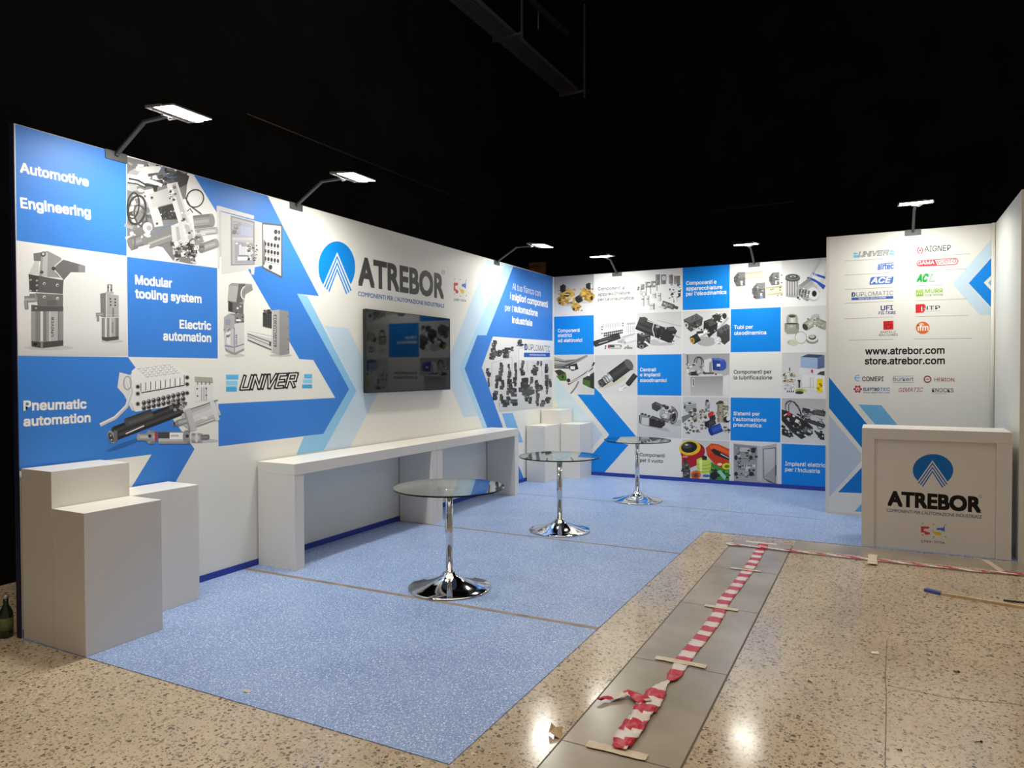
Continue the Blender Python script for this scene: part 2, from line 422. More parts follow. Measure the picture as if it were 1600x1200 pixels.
# ================================================================== PRINT ON THE LEFT WALL
BLU = '3B7FD6'; LBL = '8CC4EA'; PAL = 'C3D9EA'; WHT = 'E4E4DE'; TXW = 'F2F2F0'
P = Print('x', 0.0, 2)
P.pg(PAL, 507, 509, 544, 513, 592, 611, 546.8, 699, 505.6, 704, 557, 611)
P.pg(LBL, 464, 459, 480, 462, 557, 611, 505.6, 704, 462.8, 710.5, 475, 682, 505, 678, 545.5, 608)
P.pg(BLU, 302.6, 271.6, 418, 303.6, 498.4, 462.6, 464, 459, 545.5, 608, 505, 678, 341.5, 697.5, 341, 631, 523.8, 621.6, 489.4, 562.4, 467.6, 561)
P.pg(BLU, 23.6, 193.4, 197, 242.6, 197.8, 399.8, 25.9, 375.8)
P.pg(BLU, 198.4, 401.2, 339.4, 419, 340.2, 560, 200.2, 557.5)
P.pg(BLU, 28, 556, 200, 558, 304, 701.6, 275, 752, 262, 774, 197, 778, 206, 760.5, 237, 710, 30, 736)
P.pg(PAL, 761.8, 405.3, 788.6, 412.4, 717.5, 575, 746.5, 650, 724, 652, 694, 578)
P.pg('A9D3EF', 788.6, 412.4, 802, 416.2, 760, 524, 746, 523.7, 726, 576, 761, 667, 796, 757, 790, 758, 753.5, 667, 717.5, 575)
P.pg(BLU, 802, 416.2, 863.6, 432.6, 863.3, 532.5, 770.8, 525.8, 752.8, 573.8, 786, 668, 820, 751, 796, 757, 761, 667, 726, 576, 746, 523.7, 760, 524)
P.pg('7DB5E8', 784, 646, 801, 645, 817.5, 691, 800, 693)
P.build('printed_colour_panel', wall_left, 'blue and pale blue squares and arrows printed on the white wall')

P = Print('x', 0.0, 14)
A = (0, 180, 4.4444); B = (0, 360, 4.4444); C = (0, 540, 4.4444); D = (180, 220, 4.4444); E = (180, 400, 4.4444); F = (440, 360, 5); G = (680, 380, 6.6667); HH = (680, 510, 6.6667)
P.crop(*A); P.tx('Automotive', 138, 395, 617, 496, 63, TXW, .031); P.tx('Engineering', 143, 643, 632, 709, 68, TXW, .031)
P.crop(*B); P.tx('Modular', 938, 373, 1197, 398, 61, TXW, .031); P.tx('tooling system', 938, 468, 1400, 505, 60, TXW, .031)
P.tx('Electric', 1247, 681, 1467, 691, 58, TXW, .028); P.tx('automation', 1133, 763, 1467, 776, 60, TXW, .028)
P.crop(*C); P.tx('Pneumatic', 162, 452, 602, 436, 66, TXW, .031); P.tx('automation', 162, 561, 630, 530, 64, TXW, .031)
P.crop(*G); P.tx('Al tuo fianco con', 805, 483, 1098, 556, 62, TXW, -.002)
P.tx('i', 779, 580, 788, 582, 60, TXW); P.tx('migliori componenti', 800, 590, 1174, 672, 62, TXW, .028)
P.tx("per l'", 727, 700, 816, 716, 62, TXW); P.tx('automazione', 822, 712, 1068, 764, 62, TXW, .028); P.tx('industriale', 800, 830, 1012, 864, 62, TXW, .028)
P.build('printed_lettering', wall_left, 'white lettering on the blue panels')

def mark(P, cx, cy, rx, ry, blue, white, apex, dy, L0, L1, R0, R1):
    """round blue mark with a striped peak standing in it"""
    P.el(blue, cx, cy, rx, ry, 0, 48); ax, ay = apex
    P.pg(white, ax, ay, *R0, *R1, R1[0], cy+ry*1.2, L1[0], cy+ry*1.2, *L1, *L0)
    lerp = lambda p, q, t: (p[0]+(q[0]-p[0])*t, p[1]+(q[1]-p[1])*t)
    for t0, t1 in ((.17, .34), (.50, .67), (.83, 1.0)):
        P.pg(blue, ax, ay+dy*t0, *lerp(R0, R1, t0), *lerp(R0, R1, t1), ax, ay+dy*t1, *lerp(L0, L1, t1), *lerp(L0, L1, t0))
P = Print('x', 0.0, 14).crop(*F)
mark(P, 431, 288, 144, 202, '0A86E0', 'E4E4DE', (434, 170), 150, (322, 432), (374, 482), (556, 462), (505, 500))
P.tx('ATREBOR', 597, 425, 1270, 532, 203, '474747', .042, 0, 'plain')
P.ring('8c8c8c', 4, 1262, 327, 11, 16, n=14); P.tx('R', 1258, 334, 1267, 336, 14, '8c8c8c')
P.tx("COMPONENTI PER L'AUTOMAZIONE INDUSTRIALE", 597, 511, 1270, 605, 34, '2A5CAE', .012, 0, 'plain')
P.build('wall_logo', wall_left, 'round blue peak mark with large dark grey lettering')
def anniversary(P, x, y, w, h, k=(0, 0)):
    X = lambda a: x+a*w
    Y = lambda b, a=0: y+b*h+a*w*k[0]
    R_, Y_, B_ = 'D2434A', 'E8BE2E', '4A74CF'
    for (a, b_) in ((.02, .02), (.48, .02), (.02, .72), (.5, .80), (.98, .02), (.98, .74)):
        P.pg('44546a', X(a), Y(b_, a), X(a+.09), Y(b_, a), X(a+.045), Y(b_+.06, a))
    P.pg(R_, X(0), Y(.22), X(.22), Y(.22), X(.22), Y(.36), X(.12), Y(.36), X(.12), Y(.50), X(.2), Y(.50), X(.26), Y(.62), X(0), Y(.58))
    P.el(R_, X(.26), Y(.27, .26), w*.1, h*.07); P.el(R_, X(.26), Y(.62, .26), w*.12, h*.085)
    P.pg(Y_, X(.48), Y(.38, .5), X(.56), Y(.50, .5), X(.8), Y(.50, .7), X(.8), Y(.66, .7), X(.6), Y(.62, .6), X(.48), Y(.52, .5)); P.el(Y_, X(.74), Y(.60, .74), w*.13, h*.09)
    P.pg(B_, X(.66), Y(.24, .7), X(.96), Y(.20, .96), X(.98), Y(.44, .98), X(.8), Y(.36, .8), X(.66), Y(.36, .7)); P.pg(B_, X(.96), Y(.1, .96), X(1), Y(.1, 1), X(1), Y(.44, 1), X(.96), Y(.44, .96))
P = Print('x', 0.0, 14).crop(*F)
anniversary(P, 1345, 372, 95, 168, (.10,))
P.tx('1989-2024', 1346, 549, 1441, 558, 17, '3c4450', .01)
P.build('anniversary_logo', wall_left, 'small red yellow and blue number mark')
STROKES = {'U': ((0, 1, 0, 0), (0, 0, .8, 0), (.8, 0, .8, 1)), 'N': ((0, 0, 0, 1), (0, 1, .8, 0), (.8, 0, .8, 1)), 'I': ((0, 0, 0, 1),),
           'V': ((0, 1, .4, 0), (.4, 0, .8, 1)), 'E': ((0, 0, 0, 1), (0, 1, .7, 1), (0, .5, .65, .5), (0, 0, .7, 0)), 'R': ((0, 0, 0, 1), (0, 1, .75, 1), (.75, 1, .75, .5), (0, .5, .75, .5), (.35, .5, .8, 0))}
def univer(P, x0, y0, x1, y1, h, bars, dark='262626', light='E4E4DE', tint=None):
    for (bx0, by0, bx1, by1, c) in bars: P.pg(c, bx0, by0, bx1, by0, bx1, by1, bx0, by1)
    adv = {'I': .36}; tot = sum(adv.get(c, 1.12) for c in 'UNIVER')-.32; w = h*.235; L = x1-x0-h*.28-w
    for col, ww, ext in ((dark, w, .5), (light, w*.30, .1)):
        pos = 0
        for ch in 'UNIVER':
            for (a, b, c, d) in STROKES[ch]:
                def q(u, v):
                    f = (pos+u)/tot; return Vector((x0+w/2+L*f+.26*v*h*.84, y0+(y1-y0)*f-w/2-v*(h-w)))
                A_, B_ = q(a, b), q(c, d); dd = (B_-A_).normalized()*ww*ext; A_ -= dd; B_ += dd
                P.ln(col, ww, A_.x, A_.y, B_.x, B_.y)
            pos += adv.get(ch, 1.12)
P = Print('x', 0.0, 14).crop(*E)
cb = ['5FB4E2', '8CCDEE', '4AA8DC']
univer(P, 862, 936, 1285, 918, 112, [(770, 824, 856, 858, cb[0]), (770, 866, 850, 898, cb[1]), (770, 906, 845, 941, cb[2]), (1312, 820, 1367, 850, cb[0]), (1304, 858, 1367, 884, cb[1]), (1298, 892, 1367, 919, cb[2])])
P.build('printed_logo', wall_left, 'slanted outlined lettering between light blue bars')

def pic(plane, at, crop): return Print(plane, at, 16).crop(*crop)
def shots(P, pts, g0=226, g1=205): P.gr(g0, g1, *pts)
PN = 'product_picture'
# big clamp and small clamp
P = pic('x', 0, B)
P.gr(226, 218, 115, 74, 880, 182, 888, 868, 125, 868)
P.gr(218, 202, 122, 700, 886, 700, 888, 868, 125, 868)
P.el(190, 340, 815, 170, 18); P.el(190, 780, 770, 80, 12)
P.pg(196, 240, 215, 270, 205, 270, 310, 200, 305); P.pg(118, 232, 160, 300, 150, 295, 215, 235, 212)
P.pg(150, 290, 150, 330, 142, 425, 190, 432, 330, 270, 318); P.pg(182, 300, 160, 332, 152, 328, 322, 290, 318)
P.pg(108, 370, 262, 440, 203, 592, 246, 592, 292, 492, 290, 440, 348, 395, 310); P.pg(140, 545, 238, 592, 246, 592, 292, 545, 285)
P.ln(205, 8, 365, 262, 430, 205); P.ln(205, 8, 372, 268, 436, 342); P.el(70, 372, 265, 14); P.el(70, 300, 165, 18); P.el(190, 300, 163, 10); P.el(80, 290, 290, 12)
P.pg(92, 198, 303, 442, 346, 436, 442, 270, 430, 205, 425); P.pg(70, 198, 303, 268, 316, 268, 430, 205, 425)
for x, y in ((214, 345), (257, 350), (214, 420), (257, 382), (257, 418), (308, 370), (398, 380)): P.el(205, x, y, 10 if x > 300 else 7); P.el(50, x+1, y+2, 6 if x > 300 else 4)
P.ln(200, 5, 268, 432, 436, 444)
P.pg(110, 245, 436, 438, 446, 438, 532, 262, 520); P.el(215, 308, 462, 10); P.el(215, 400, 472, 10); P.el(60, 310, 464, 5); P.el(60, 402, 474, 5); P.rc(98, 328, 485, 395, 520)
P.pg(86, 218, 516, 296, 524, 440, 530, 440, 568, 218, 562); P.el(190, 250, 540, 6)
P.cy(160, 170, 480, 250, 475, 46); P.cy(150, 180, 490, 186, 545, 26); P.rc(120, 205, 440, 245, 470)
for x0, x1, g in ((218, 245, 150), (245, 281, 128), (281, 299, 212), (299, 322, 120), (322, 342, 150), (342, 350, 205), (350, 402, 176), (402, 412, 120), (412, 440, 140)): P.rc(g, x0, 562, x1, 772)
P.pg(74, 218, 768, 290, 775, 440, 762, 440, 800, 290, 818, 220, 806); P.rc(140, 282, 770, 298, 818); P.el(30, 245, 790, 14, 10)
P.tx('UNIVER', 372, 738, 374, 602, 18, 40, .01)
P.rc(120, 744, 374, 780, 432); P.rc(215, 756, 380, 768, 430); P.el(60, 752, 395, 6); P.el(60, 772, 412, 6)
P.rc(170, 733, 428, 790, 442); P.pg(120, 695, 440, 735, 432, 735, 605, 700, 600); P.pg(165, 735, 438, 824, 452, 826, 606, 735, 605)
for x, y in ((766, 475), (800, 478), (768, 496), (800, 500), (768, 518), (800, 520)): P.el(55, x, y, 6)
P.rc(215, 736, 440, 741, 602); P.rc(120, 780, 540, 792, 600)
for x0, x1, g in ((706, 728, 130), (728, 742, 210), (742, 760, 130), (760, 772, 200), (772, 802, 165), (802, 825, 120)): P.rc(g, x0, 608, x1, 742)
P.pg(78, 706, 738, 742, 742, 825, 735, 825, 758, 742, 770, 708, 762); P.tx('UNIVER', 786, 715, 787, 640, 10, 50, .01)
P.cy(160, 665, 585, 715, 582, 24); P.cy(140, 678, 590, 682, 630, 18)
P.build(PN, wall_left, 'grey picture of two clamp cylinders')
# robot tooling
P = pic('x', 0, D)
P.pg(228, 80, 95, 545, 229, 706, 500, 708, 884, 83, 800)
P.pg(118, 82, 110, 330, 170, 505, 245, 490, 400, 440, 420, 565, 690, 545, 730, 560, 858, 500, 852, 400, 830, 330, 740, 240, 720, 110, 765, 82, 700)
P.clut(3, 60, 90, 135, 330, 330, [55, 85, 120, 175, 205, 226, 160], 25, 80)
P.clut(4, 34, 300, 190, 490, 300, [60, 85, 110, 150, 200], 20, 60)
P.clut(5, 46, 90, 340, 240, 680, [70, 110, 150, 185, 210, 90], 22, 70)
P.pg(70, 430, 190, 515, 245, 500, 300, 440, 330, 400, 250); P.pg(215, 210, 180, 330, 150, 300, 220, 150, 240); P.pg(222, 85, 230, 200, 250, 330, 300, 320, 320, 200, 285, 85, 262)
P.ln(55, 12, 95, 262, 160, 275, 220, 310, 300, 315); P.ln(70, 10, 85, 290, 150, 300, 210, 325)
P.ring(58, 16, 150, 480, 60, 100, 10); P.ring(75, 12, 175, 520, 40, 75, -15); P.ring(48, 10, 125, 450, 40, 90, 5)
P.pg(186, 200, 345, 262, 330, 335, 590, 275, 600); P.pg(212, 208, 345, 225, 340, 290, 590, 275, 600); P.pg(172, 232, 372, 385, 320, 408, 430, 258, 468); P.pg(170, 300, 350, 380, 322, 400, 400, 330, 420)
P.pg(52, 295, 466, 402, 436, 436, 545, 330, 548); P.clut(8, 40, 310, 470, 425, 540, [235, 120, 90, 30], 4, 14)
P.pg(198, 355, 300, 432, 286, 562, 690, 488, 722); P.pg(166, 395, 305, 420, 296, 545, 690, 515, 705); P.clut(9, 22, 380, 320, 420, 420, [80, 110, 160, 240], 8, 26); P.clut(10, 20, 460, 500, 540, 680, [90, 140, 235, 200], 8, 30)
for x, y in ((385, 352), (405, 408), (478, 545), (515, 640), (350, 300), (290, 575), (255, 395)): P.el(60, x, y, 9)
P.pg(192, 388, 590, 462, 560, 500, 790, 402, 790); P.pg(160, 420, 600, 440, 592, 470, 780, 440, 790); P.rc(60, 415, 765, 455, 805); P.clut(11, 26, 400, 690, 500, 830, [70, 120, 200, 232], 10, 36)
P.clut(12, 36, 480, 700, 560, 850, [50, 80, 130, 200, 30], 8, 34); P.ring(60, 6, 540, 740, 30, 60)
P.ring(70, 9, 555, 400, 58, 62, 30); P.ln(70, 9, 505, 380, 490, 400, 520, 450, 600, 510); P.ln(60, 7, 500, 490, 520, 470, 540, 500)
P.cy(150, 545, 565, 672, 552, 92); P.cy(190, 555, 640, 706, 622, 48); P.cy(165, 600, 745, 706, 708, 62); P.el(120, 600, 745, 22, 33); P.clut(14, 16, 560, 600, 620, 760, [90, 140, 205], 14, 40)
P.cy(130, 185, 690, 105, 715, 86); P.rc(100, 130, 668, 142, 750); P.ob(128, 232, 728, 392, 668, 46); P.ob(160, 232, 716, 388, 658, 10); P.ln(210, 14, 160, 745, 240, 725); P.el(205, 225, 600, 34); P.el(150, 235, 605, 18)
P.ln('5a6ea8', 6, 315, 165, 325, 210, 370, 255, 430, 250); P.ln('6a7fb5', 5, 270, 640, 330, 600, 410, 580)
P.build(PN, wall_left, 'grey picture of robot tooling with hoses')
# open switch cabinet
P = pic('x', 0, D)
P.pg(205, 905, 880, 970, 872, 965, 930, 945, 928, 940, 890, 912, 895); P.pg(206, 704, 452, 722, 452, 965, 520, 962, 545, 730, 485, 725, 890, 712, 885); P.pg(190, 722, 480, 735, 484, 738, 800, 724, 810)
P.pg(204, 735, 492, 1022, 570, 1022, 868, 918, 888, 738, 905); P.pg(205, 738, 880, 915, 886, 915, 900, 740, 925)
P.pg(140, 802, 518, 968, 560, 968, 862, 803, 866); P.pg(192, 968, 560, 1022, 572, 1022, 868, 968, 862)
P.pg(176, 812, 532, 958, 572, 958, 852, 812, 856); P.pg('A6A6B4', 815, 545, 955, 582, 955, 690, 815, 672); P.pg('A9AEC6', 872, 588, 950, 605, 950, 668, 874, 655); P.rc(150, 820, 560, 845, 640)
P.clut(21, 20, 820, 560, 870, 660, [150, 200, 120], 10, 28); P.rc(190, 812, 672, 958, 690); P.pg('9C9CAC', 830, 698, 958, 712, 958, 850, 832, 848)
for k in range(7): P.rc(228, 862+k*13, 735, 871+k*13, 792); P.rc(110, 862+k*13, 795, 871+k*13, 803)
P.rc(226, 850, 805, 945, 830); P.clut(22, 30, 915, 710, 985, 840, [60, 90, 140, 200], 8, 24); P.clut(23, 12, 835, 700, 950, 730, [150, 210], 8, 22)
P.pg(95, 1020, 566, 1162, 582, 1162, 956, 1022, 886); P.pg(206, 1028, 580, 1152, 594, 1152, 938, 1030, 876)
P.pg('B4BBDB', 1045, 612, 1088, 618, 1088, 662, 1045, 655)
for y in (632, 678): P.el(70, 1115, y, 13, 17); P.el(70, 1138, y+3, 8, 15)
for r, y in enumerate((715, 765, 818)):
    for k in range(5): P.el(62, 1042+k*22, y+k*4, 9, 15); P.rc(150, 1036+k*22, y+18+k*4, 1050+k*22, y+26+k*4)
P.el(60, 1078, 878, 13, 17); P.rc('C9BFDC', 1100, 885, 1125, 905); P.rc(120, 1030, 690, 1040, 860)
P.build(PN, wall_left, 'picture of an open grey switch cabinet')
# clamp and electric actuator
P = pic('x', 0, E)
P.el(200, 830, 690, 70, 12); P.el(190, 1150, 690, 80, 10)
P.pg(150, 790, 200, 812, 186, 950, 195, 955, 238, 905, 268, 890, 345, 780, 320); P.pg(172, 795, 205, 855, 212, 840, 318, 782, 310); P.pg(98, 858, 195, 905, 192, 880, 260, 885, 320, 840, 330)
P.pg(140, 885, 215, 945, 202, 958, 235, 905, 262, 892, 300, 872, 285); P.ring(225, 7, 905, 255, 30, 45, 10, 90, 250)
P.pg(105, 785, 310, 892, 335, 890, 405, 785, 385); P.pg(60, 785, 315, 815, 325, 815, 390, 785, 380); P.el(215, 850, 362, 8); P.el(50, 840, 395, 6); P.el(205, 870, 350, 6)
P.pg(125, 790, 400, 895, 402, 895, 470, 830, 470); P.pg(165, 755, 425, 790, 400, 830, 415, 828, 510, 755, 500); P.rc('8F96AE', 765, 440, 800, 480); P.rc(235, 840, 440, 872, 452)
for x, y in ((848, 432), (884, 425), (850, 460), (886, 455)): P.el(50, x, y, 5)
P.pg(205, 828, 470, 895, 462, 895, 645, 828, 680); P.pg(190, 755, 500, 828, 510, 828, 672, 762, 640); P.pg('DADAE2', 775, 520, 800, 522, 800, 620, 775, 610); P.ln('5A65A0', 6, 760, 622, 828, 635, 895, 610); P.rc(120, 826, 500, 831, 680)
P.pg(150, 762, 640, 828, 672, 895, 640, 895, 655, 830, 690, 770, 660); P.rc('9BA4C8', 822, 520, 828, 640); P.clut(31, 14, 760, 505, 800, 560, [110, 160, 225], 10, 26)
P.tx('UNIVER', 847, 625, 848, 545, 12, 60, .01)
P.pg(70, 1025, 392, 1100, 380, 1100, 508, 1025, 490); P.pg(48, 1025, 392, 1100, 380, 1100, 400, 1025, 410); P.clut(32, 6, 1035, 378, 1070, 392, [60, 110], 14, 26)
for k in range(6): P.ln(54, 4, 1030, 415+k*12, 1095, 418+k*12)
P.pg(205, 918, 520, 1085, 550, 1090, 662, 918, 588); P.ln(90, 6, 918, 540, 1085, 600); P.ln(120, 5, 918, 556, 1085, 622); P.ln(60, 7, 918, 582, 1085, 652); P.ln(235, 7, 918, 528, 1085, 568); P.rc(60, 1070, 595, 1082, 625)
P.pg(172, 1088, 378, 1140, 372, 1140, 690, 1085, 670); P.pg(140, 1140, 372, 1205, 385, 1210, 680, 1140, 692); P.rc(210, 1088, 380, 1094, 668); P.pg(52, 1100, 410, 1120, 406, 1120, 632, 1100, 625); P.tx('SERVOMASTER', 1116, 622, 1116, 415, 13, 225, .01)
for y in (420, 500, 580, 650): P.el(90, 1200, y, 4)
P.build(PN, wall_left, 'grey picture of a clamp and an electric actuator')
# valve island and cylinders
P = pic('x', 0, C)
P.el('2F66AE', 860, 690, 130, 16, -20); P.el(195, 1400, 660, 120, 14)
P.pg(222, 830, 185, 905, 205, 915, 450, 860, 340, 815, 290); P.pg(205, 905, 200, 945, 160, 1000, 240, 940, 455, 915, 450)
P.pg(232, 915, 175, 945, 150, 1185, 125, 1320, 200, 1320, 400, 940, 460, 905, 380)
for r in range(5):
    for k in range(8): P.el(205 if (r+k) % 2 else 185, 965+k*30+r*15, 158+r*14-k*4, 13, 9, -10, 10); P.el(236, 965+k*30+r*15, 154+r*14-k*4, 9, 6, -10, 10)
P.pg(228, 960, 260, 1285, 205, 1310, 215, 1310, 380, 960, 420)
for k in range(9): P.pg(236, 985+k*34, 262-k*5, 1010+k*34, 258-k*5, 1010+k*34, 305-k*5, 985+k*34, 312-k*5); P.ln(70, 5, 978+k*34, 262-k*5, 978+k*34, 318-k*5)
P.ln(45, 7, 980, 328, 1280, 276); P.ln(60, 5, 1280, 205, 1280, 276)
for x, y in ((957, 286), (957, 334), (957, 405), (1300, 222), (1300, 268), (1300, 330)): P.el(170, x, y, 17); P.el(45, x, y, 11)
for r in range(2):
    for k in range(9): P.el(120, 1000+k*34, 398+r*36-k*8, 17, 19); P.el(45, 1000+k*34, 398+r*36-k*8, 11, 12); P.el(215, 996+k*34, 390+r*36-k*8, 4)
P.ln(200, 26, 890, 240, 912, 320, 880, 420, 800, 500, 695, 552); P.ln(235, 10, 886, 240, 908, 320, 876, 416, 796, 496, 695, 546); P.ring(160, 8, 885, 260, 26, 46)
P.pg('A8A899', 1352, 215, 1475, 222, 1480, 262, 1352, 252); P.pg(222, 1348, 268, 1478, 268, 1482, 382, 1350, 390)
for k in range(4): P.rc(120, 1368+k*28, 250, 1376+k*28, 272)
for k in range(3): P.rc(80, 1398+k*16, 290, 1402+k*16, 385)
for x, y in ((1370, 300), (1372, 350), (1432, 298), (1432, 345)): P.el(70, x, y, 6)
P.cy(62, 1265, 432, 800, 610, 96, (.5, 1.3, .7, 1.1, .45)); P.cy(85, 1060, 470, 880, 535, 62, (.7, 1.2, 1, .7, .5)); P.pg(215, 872, 608, 1000, 552, 1003, 560, 875, 617)
P.el(150, 775, 635, 26, 48, -20); P.el(60, 770, 638, 16, 34, -20); P.el(190, 768, 625, 6); P.el(190, 775, 655, 6); P.rc(110, 790, 590, 815, 670)
P.clut(41, 14, 1180, 385, 1290, 450, [50, 90, 160], 14, 40)
P.cy(205, 1515, 430, 1290, 520, 110, (.8, 1.05, 1.1, .95, .75)); P.ln(110, 7, 1300, 450, 1512, 378); P.ln(130, 6, 1330, 575, 1515, 508); P.ob(190, 1300, 440, 1345, 590, 46); P.ob(150, 1282, 460, 1318, 585, 14); P.cy(170, 1300, 520, 1230, 540, 44); P.cy(150, 1240, 538, 1200, 548, 26); P.el(60, 1210, 545, 7, 12); P.ob(215, 1470, 385, 1512, 520, 30); P.el(225, 1420, 500, 24, 12)
P.cy(190, 1100, 640, 1290, 640, 84); P.rc('B03A3A', 1068, 600, 1092, 660); P.rc(70, 1098, 600, 1180, 645); P.rc(238, 1178, 605, 1275, 650); P.tx('UNIVER', 1186, 632, 1240, 632, 12, 60, .01)
P.cy(165, 1075, 635, 1035, 635, 95); P.cy(180, 1040, 635, 960, 635, 50); P.cy(160, 1320, 635, 1290, 635, 95); P.cy(180, 1330, 640, 1400, 640, 62); P.cy(130, 1395, 638, 1448, 634, 34); P.el(60, 1300, 628, 12); P.el(60, 1040, 628, 12); P.el(210, 1365, 640, 12, 34)
P.build(PN, wall_left, 'picture of a white valve island with pneumatic cylinders')
# hydraulic valves
P = pic('x', 0, HH)
P.gr(222, 200, 600, 108, 1222, 155, 1224, 842, 664, 895); P.pg(212, 600, 108, 664, 895, 485, 428)
P.pg(228, 860, 130, 1222, 155, 1222, 350, 860, 350)
for (x0, y0, x1, y1) in ((590, 380, 800, 320), (800, 320, 800, 560), (870, 230, 870, 480), (590, 380, 590, 620), (960, 360, 960, 480), (1000, 370, 1110, 420), (1110, 420, 1110, 520), (870, 230, 960, 215)): P.ln(165, 4, x0, y0, x1, y1)
dk = [48, 60, 72, 88, 40]
for i, (cx, cy, w, h) in enumerate(((620, 190, 60, 80), (615, 270, 80, 70), (600, 310, 70, 60), (670, 280, 50, 60), (740, 250, 90, 50), (735, 300, 80, 50), (800, 235, 40, 40), (880, 165, 60, 45), (885, 195, 70, 20), (550, 470, 50, 60), (555, 505, 50, 40),
     (690, 430, 50, 90), (680, 520, 50, 100), (640, 580, 40, 120), (700, 610, 50, 90), (770, 440, 26, 90), (770, 520, 40, 80), (840, 440, 36, 100), (835, 560, 40, 120), (780, 620, 60, 130), (810, 690, 70, 80), (760, 660, 40, 90),
     (910, 400, 40, 80), (905, 470, 50, 70), (940, 600, 130, 120), (945, 660, 150, 90), (1000, 560, 40, 60), (950, 740, 50, 80), (990, 770, 40, 60), (1040, 470, 70, 70), (1030, 430, 40, 50), (1070, 385, 30, 40), (1105, 385, 26, 44), (1165, 440, 40, 80), (1060, 620, 50, 110), (1100, 640, 40, 60), (1070, 720, 50, 90), (1060, 790, 40, 70), (1170, 560, 60, 100), (1165, 660, 30, 90), (1180, 770, 70, 60), (1120, 800, 50, 60), (560, 580, 30, 80), (630, 720, 60, 90), (690, 740, 40, 60), (720, 800, 90, 70), (760, 760, 50, 50), (820, 790, 80, 60), (1200, 590, 30, 70))):
    rr = random.Random(i+7)
    for q in range(3):
        ww, hh = w*rr.uniform(.55, .95), h*rr.uniform(.38, .6); ox, oy = w*rr.uniform(-.18, .18), h*(q-1)*.32; sk = ww*rr.uniform(-.22, .22)
        P.pg(dk[(i+q) % 5], cx+ox-ww/2, cy+oy-hh/2+sk*.5, cx+ox, cy+oy-hh/2-abs(sk)*.6, cx+ox+ww/2, cy+oy-hh/2-sk*.4, cx+ox+ww*.5, cy+oy+hh/2-sk*.5, cx+ox+ww*.1, cy+oy+hh/2+abs(sk)*.5, cx+ox-ww*.48, cy+oy+hh/2+sk*.4)
    P.clut(100+i, 5, cx-w*.4, cy-h*.4, cx+w*.4, cy+h*.4, [30, 100, 130, 40, 205 if i % 3 == 0 else 70], 6, max(12, w*.4), 0)
P.rc('1F57B0', 925, 274, 1196, 320); P.tx('MOTION SOLUTIONS', 985, 304, 1150, 306, 16, 235, .01)
P.tx('D', 930, 246, 962, 248, 62, '1F3F7A', .03); P.tx('UPLOMATIC', 970, 246, 1196, 266, 62, '4a4a55', .002)
P.build(PN, wall_left, 'picture of many black hydraulic valves')
# ================================================================== PRINT ON THE BACK WALL
BB = '0A86E4'
I_ = (860, 400, 7.2727); J_ = (1060, 400, 6.6667); K_ = (860, 540, 7.2727); L_ = (1060, 540, 6.6667); M_ = (860, 620, 7.2727); N_ = (1060, 640, 6.6667)
def cell(P, c, r, g=0.008):
    """corner points of a printed square, in wall metres"""
    u0, u1 = .012+.655*c+(g if c else 0), .012+.655*(c+1)-g; v1, v0 = 3.0-.6*r-(g if r else 0), 3.0-.6*(r+1)+g
    return u0, min(u1, 3.915), v0, v1
def tile(P, col, c, r, col2=None):
    u0, u1, v0, v1 = cell(P, c, r); P.k += 1; a = lin(col); b = lin(col2 if col2 is not None else col)
    P._face([P.from_uv(u0, v1), P.from_uv(u1, v1), P.from_uv(u1, v0), P.from_uv(u0, v0)], [a, a, b, b]); P.first = P.k+1
P = Print('y', 0.0, 2)
for c, r in ((0, 1), (3, 0), (4, 1), (2, 2), (4, 3), (5, 4)): tile(P, BB, c, r)
P.crop(*K_)
P.pg('CBE0EC', 40, 330, 600, 1010, 480, 1130, 45, 690)
P.pg(WHT, 40, 620, 100, 700, 40, 700)
P.pg(BB, 500, 470, 975, 1032, 785, 1040, 735, 1100, 600, 1095, 668, 1012, 305, 555, 500, 558)
P.crop(*M_)
P.pg(BB, 600, 513, 668, 430, 785, 460, 735, 515, 890, 545, 612, 862, 468, 858, 468, 660)
P.pg('C6D3E6', 468, 270, 595, 430, 470, 590)
P.build('printed_colour_panel', wall_back, 'bright blue squares and arrow printed on the back wall')
P = Print('y', 0.0, 12)
DK = '33373D'
P.crop(*I_)
for t, a in (('Componenti e', (540, 392, 845, 378)), ('apparecchiature', (540, 455, 906, 432)), ('per la pneumatica', (540, 512, 944, 492))): P.tx(t, *a, 36, DK, .014)
for t, a in (('Componenti', (85, 868, 333, 862)), ('elettrici', (85, 922, 245, 920)), ('ed elettronici', (85, 980, 362, 975))): P.tx(t, *a, 38, TXW, .018)
P.crop(*J_)
for t, a in (('Componenti e', (80, 302, 397, 287)), ('apparecchiature', (80, 360, 457, 342)), ("per l'oleodinamica", (80, 415, 500, 394))): P.tx(t, *a, 38, TXW, .018)
for t, a in (('Tubi per', (580, 762, 778, 756)), ('oleodinamica', (580, 823, 915, 815))): P.tx(t, *a, 38, TXW, .018)
P.crop(*K_)
for t, a in (('Centrali', (1018, 292, 1200, 292)), ('e impianti', (1018, 350, 1250, 350)), ('oleodinamici', (1018, 414, 1322, 414))): P.tx(t, *a, 38, TXW, .018)
P.crop(*L_)
for t, a in (('Componenti per', (576, 294, 970, 292)), ('la lubrificazione', (576, 352, 977, 353))): P.tx(t, *a, 38, DK, .016)
for t, a in (('Sistemi per', (572, 726, 850, 730)), ("l'automazione", (572, 784, 917, 794)), ('pneumatica', (572, 842, 865, 852))): P.tx(t, *a, 38, TXW, .018)
P.crop(*M_)
for t, a in (('Componenti', (1018, 676, 1300, 690)), ('per il vuoto', (1018, 738, 1280, 752))): P.tx(t, *a, 38, DK, .016)
P.crop(*N_)
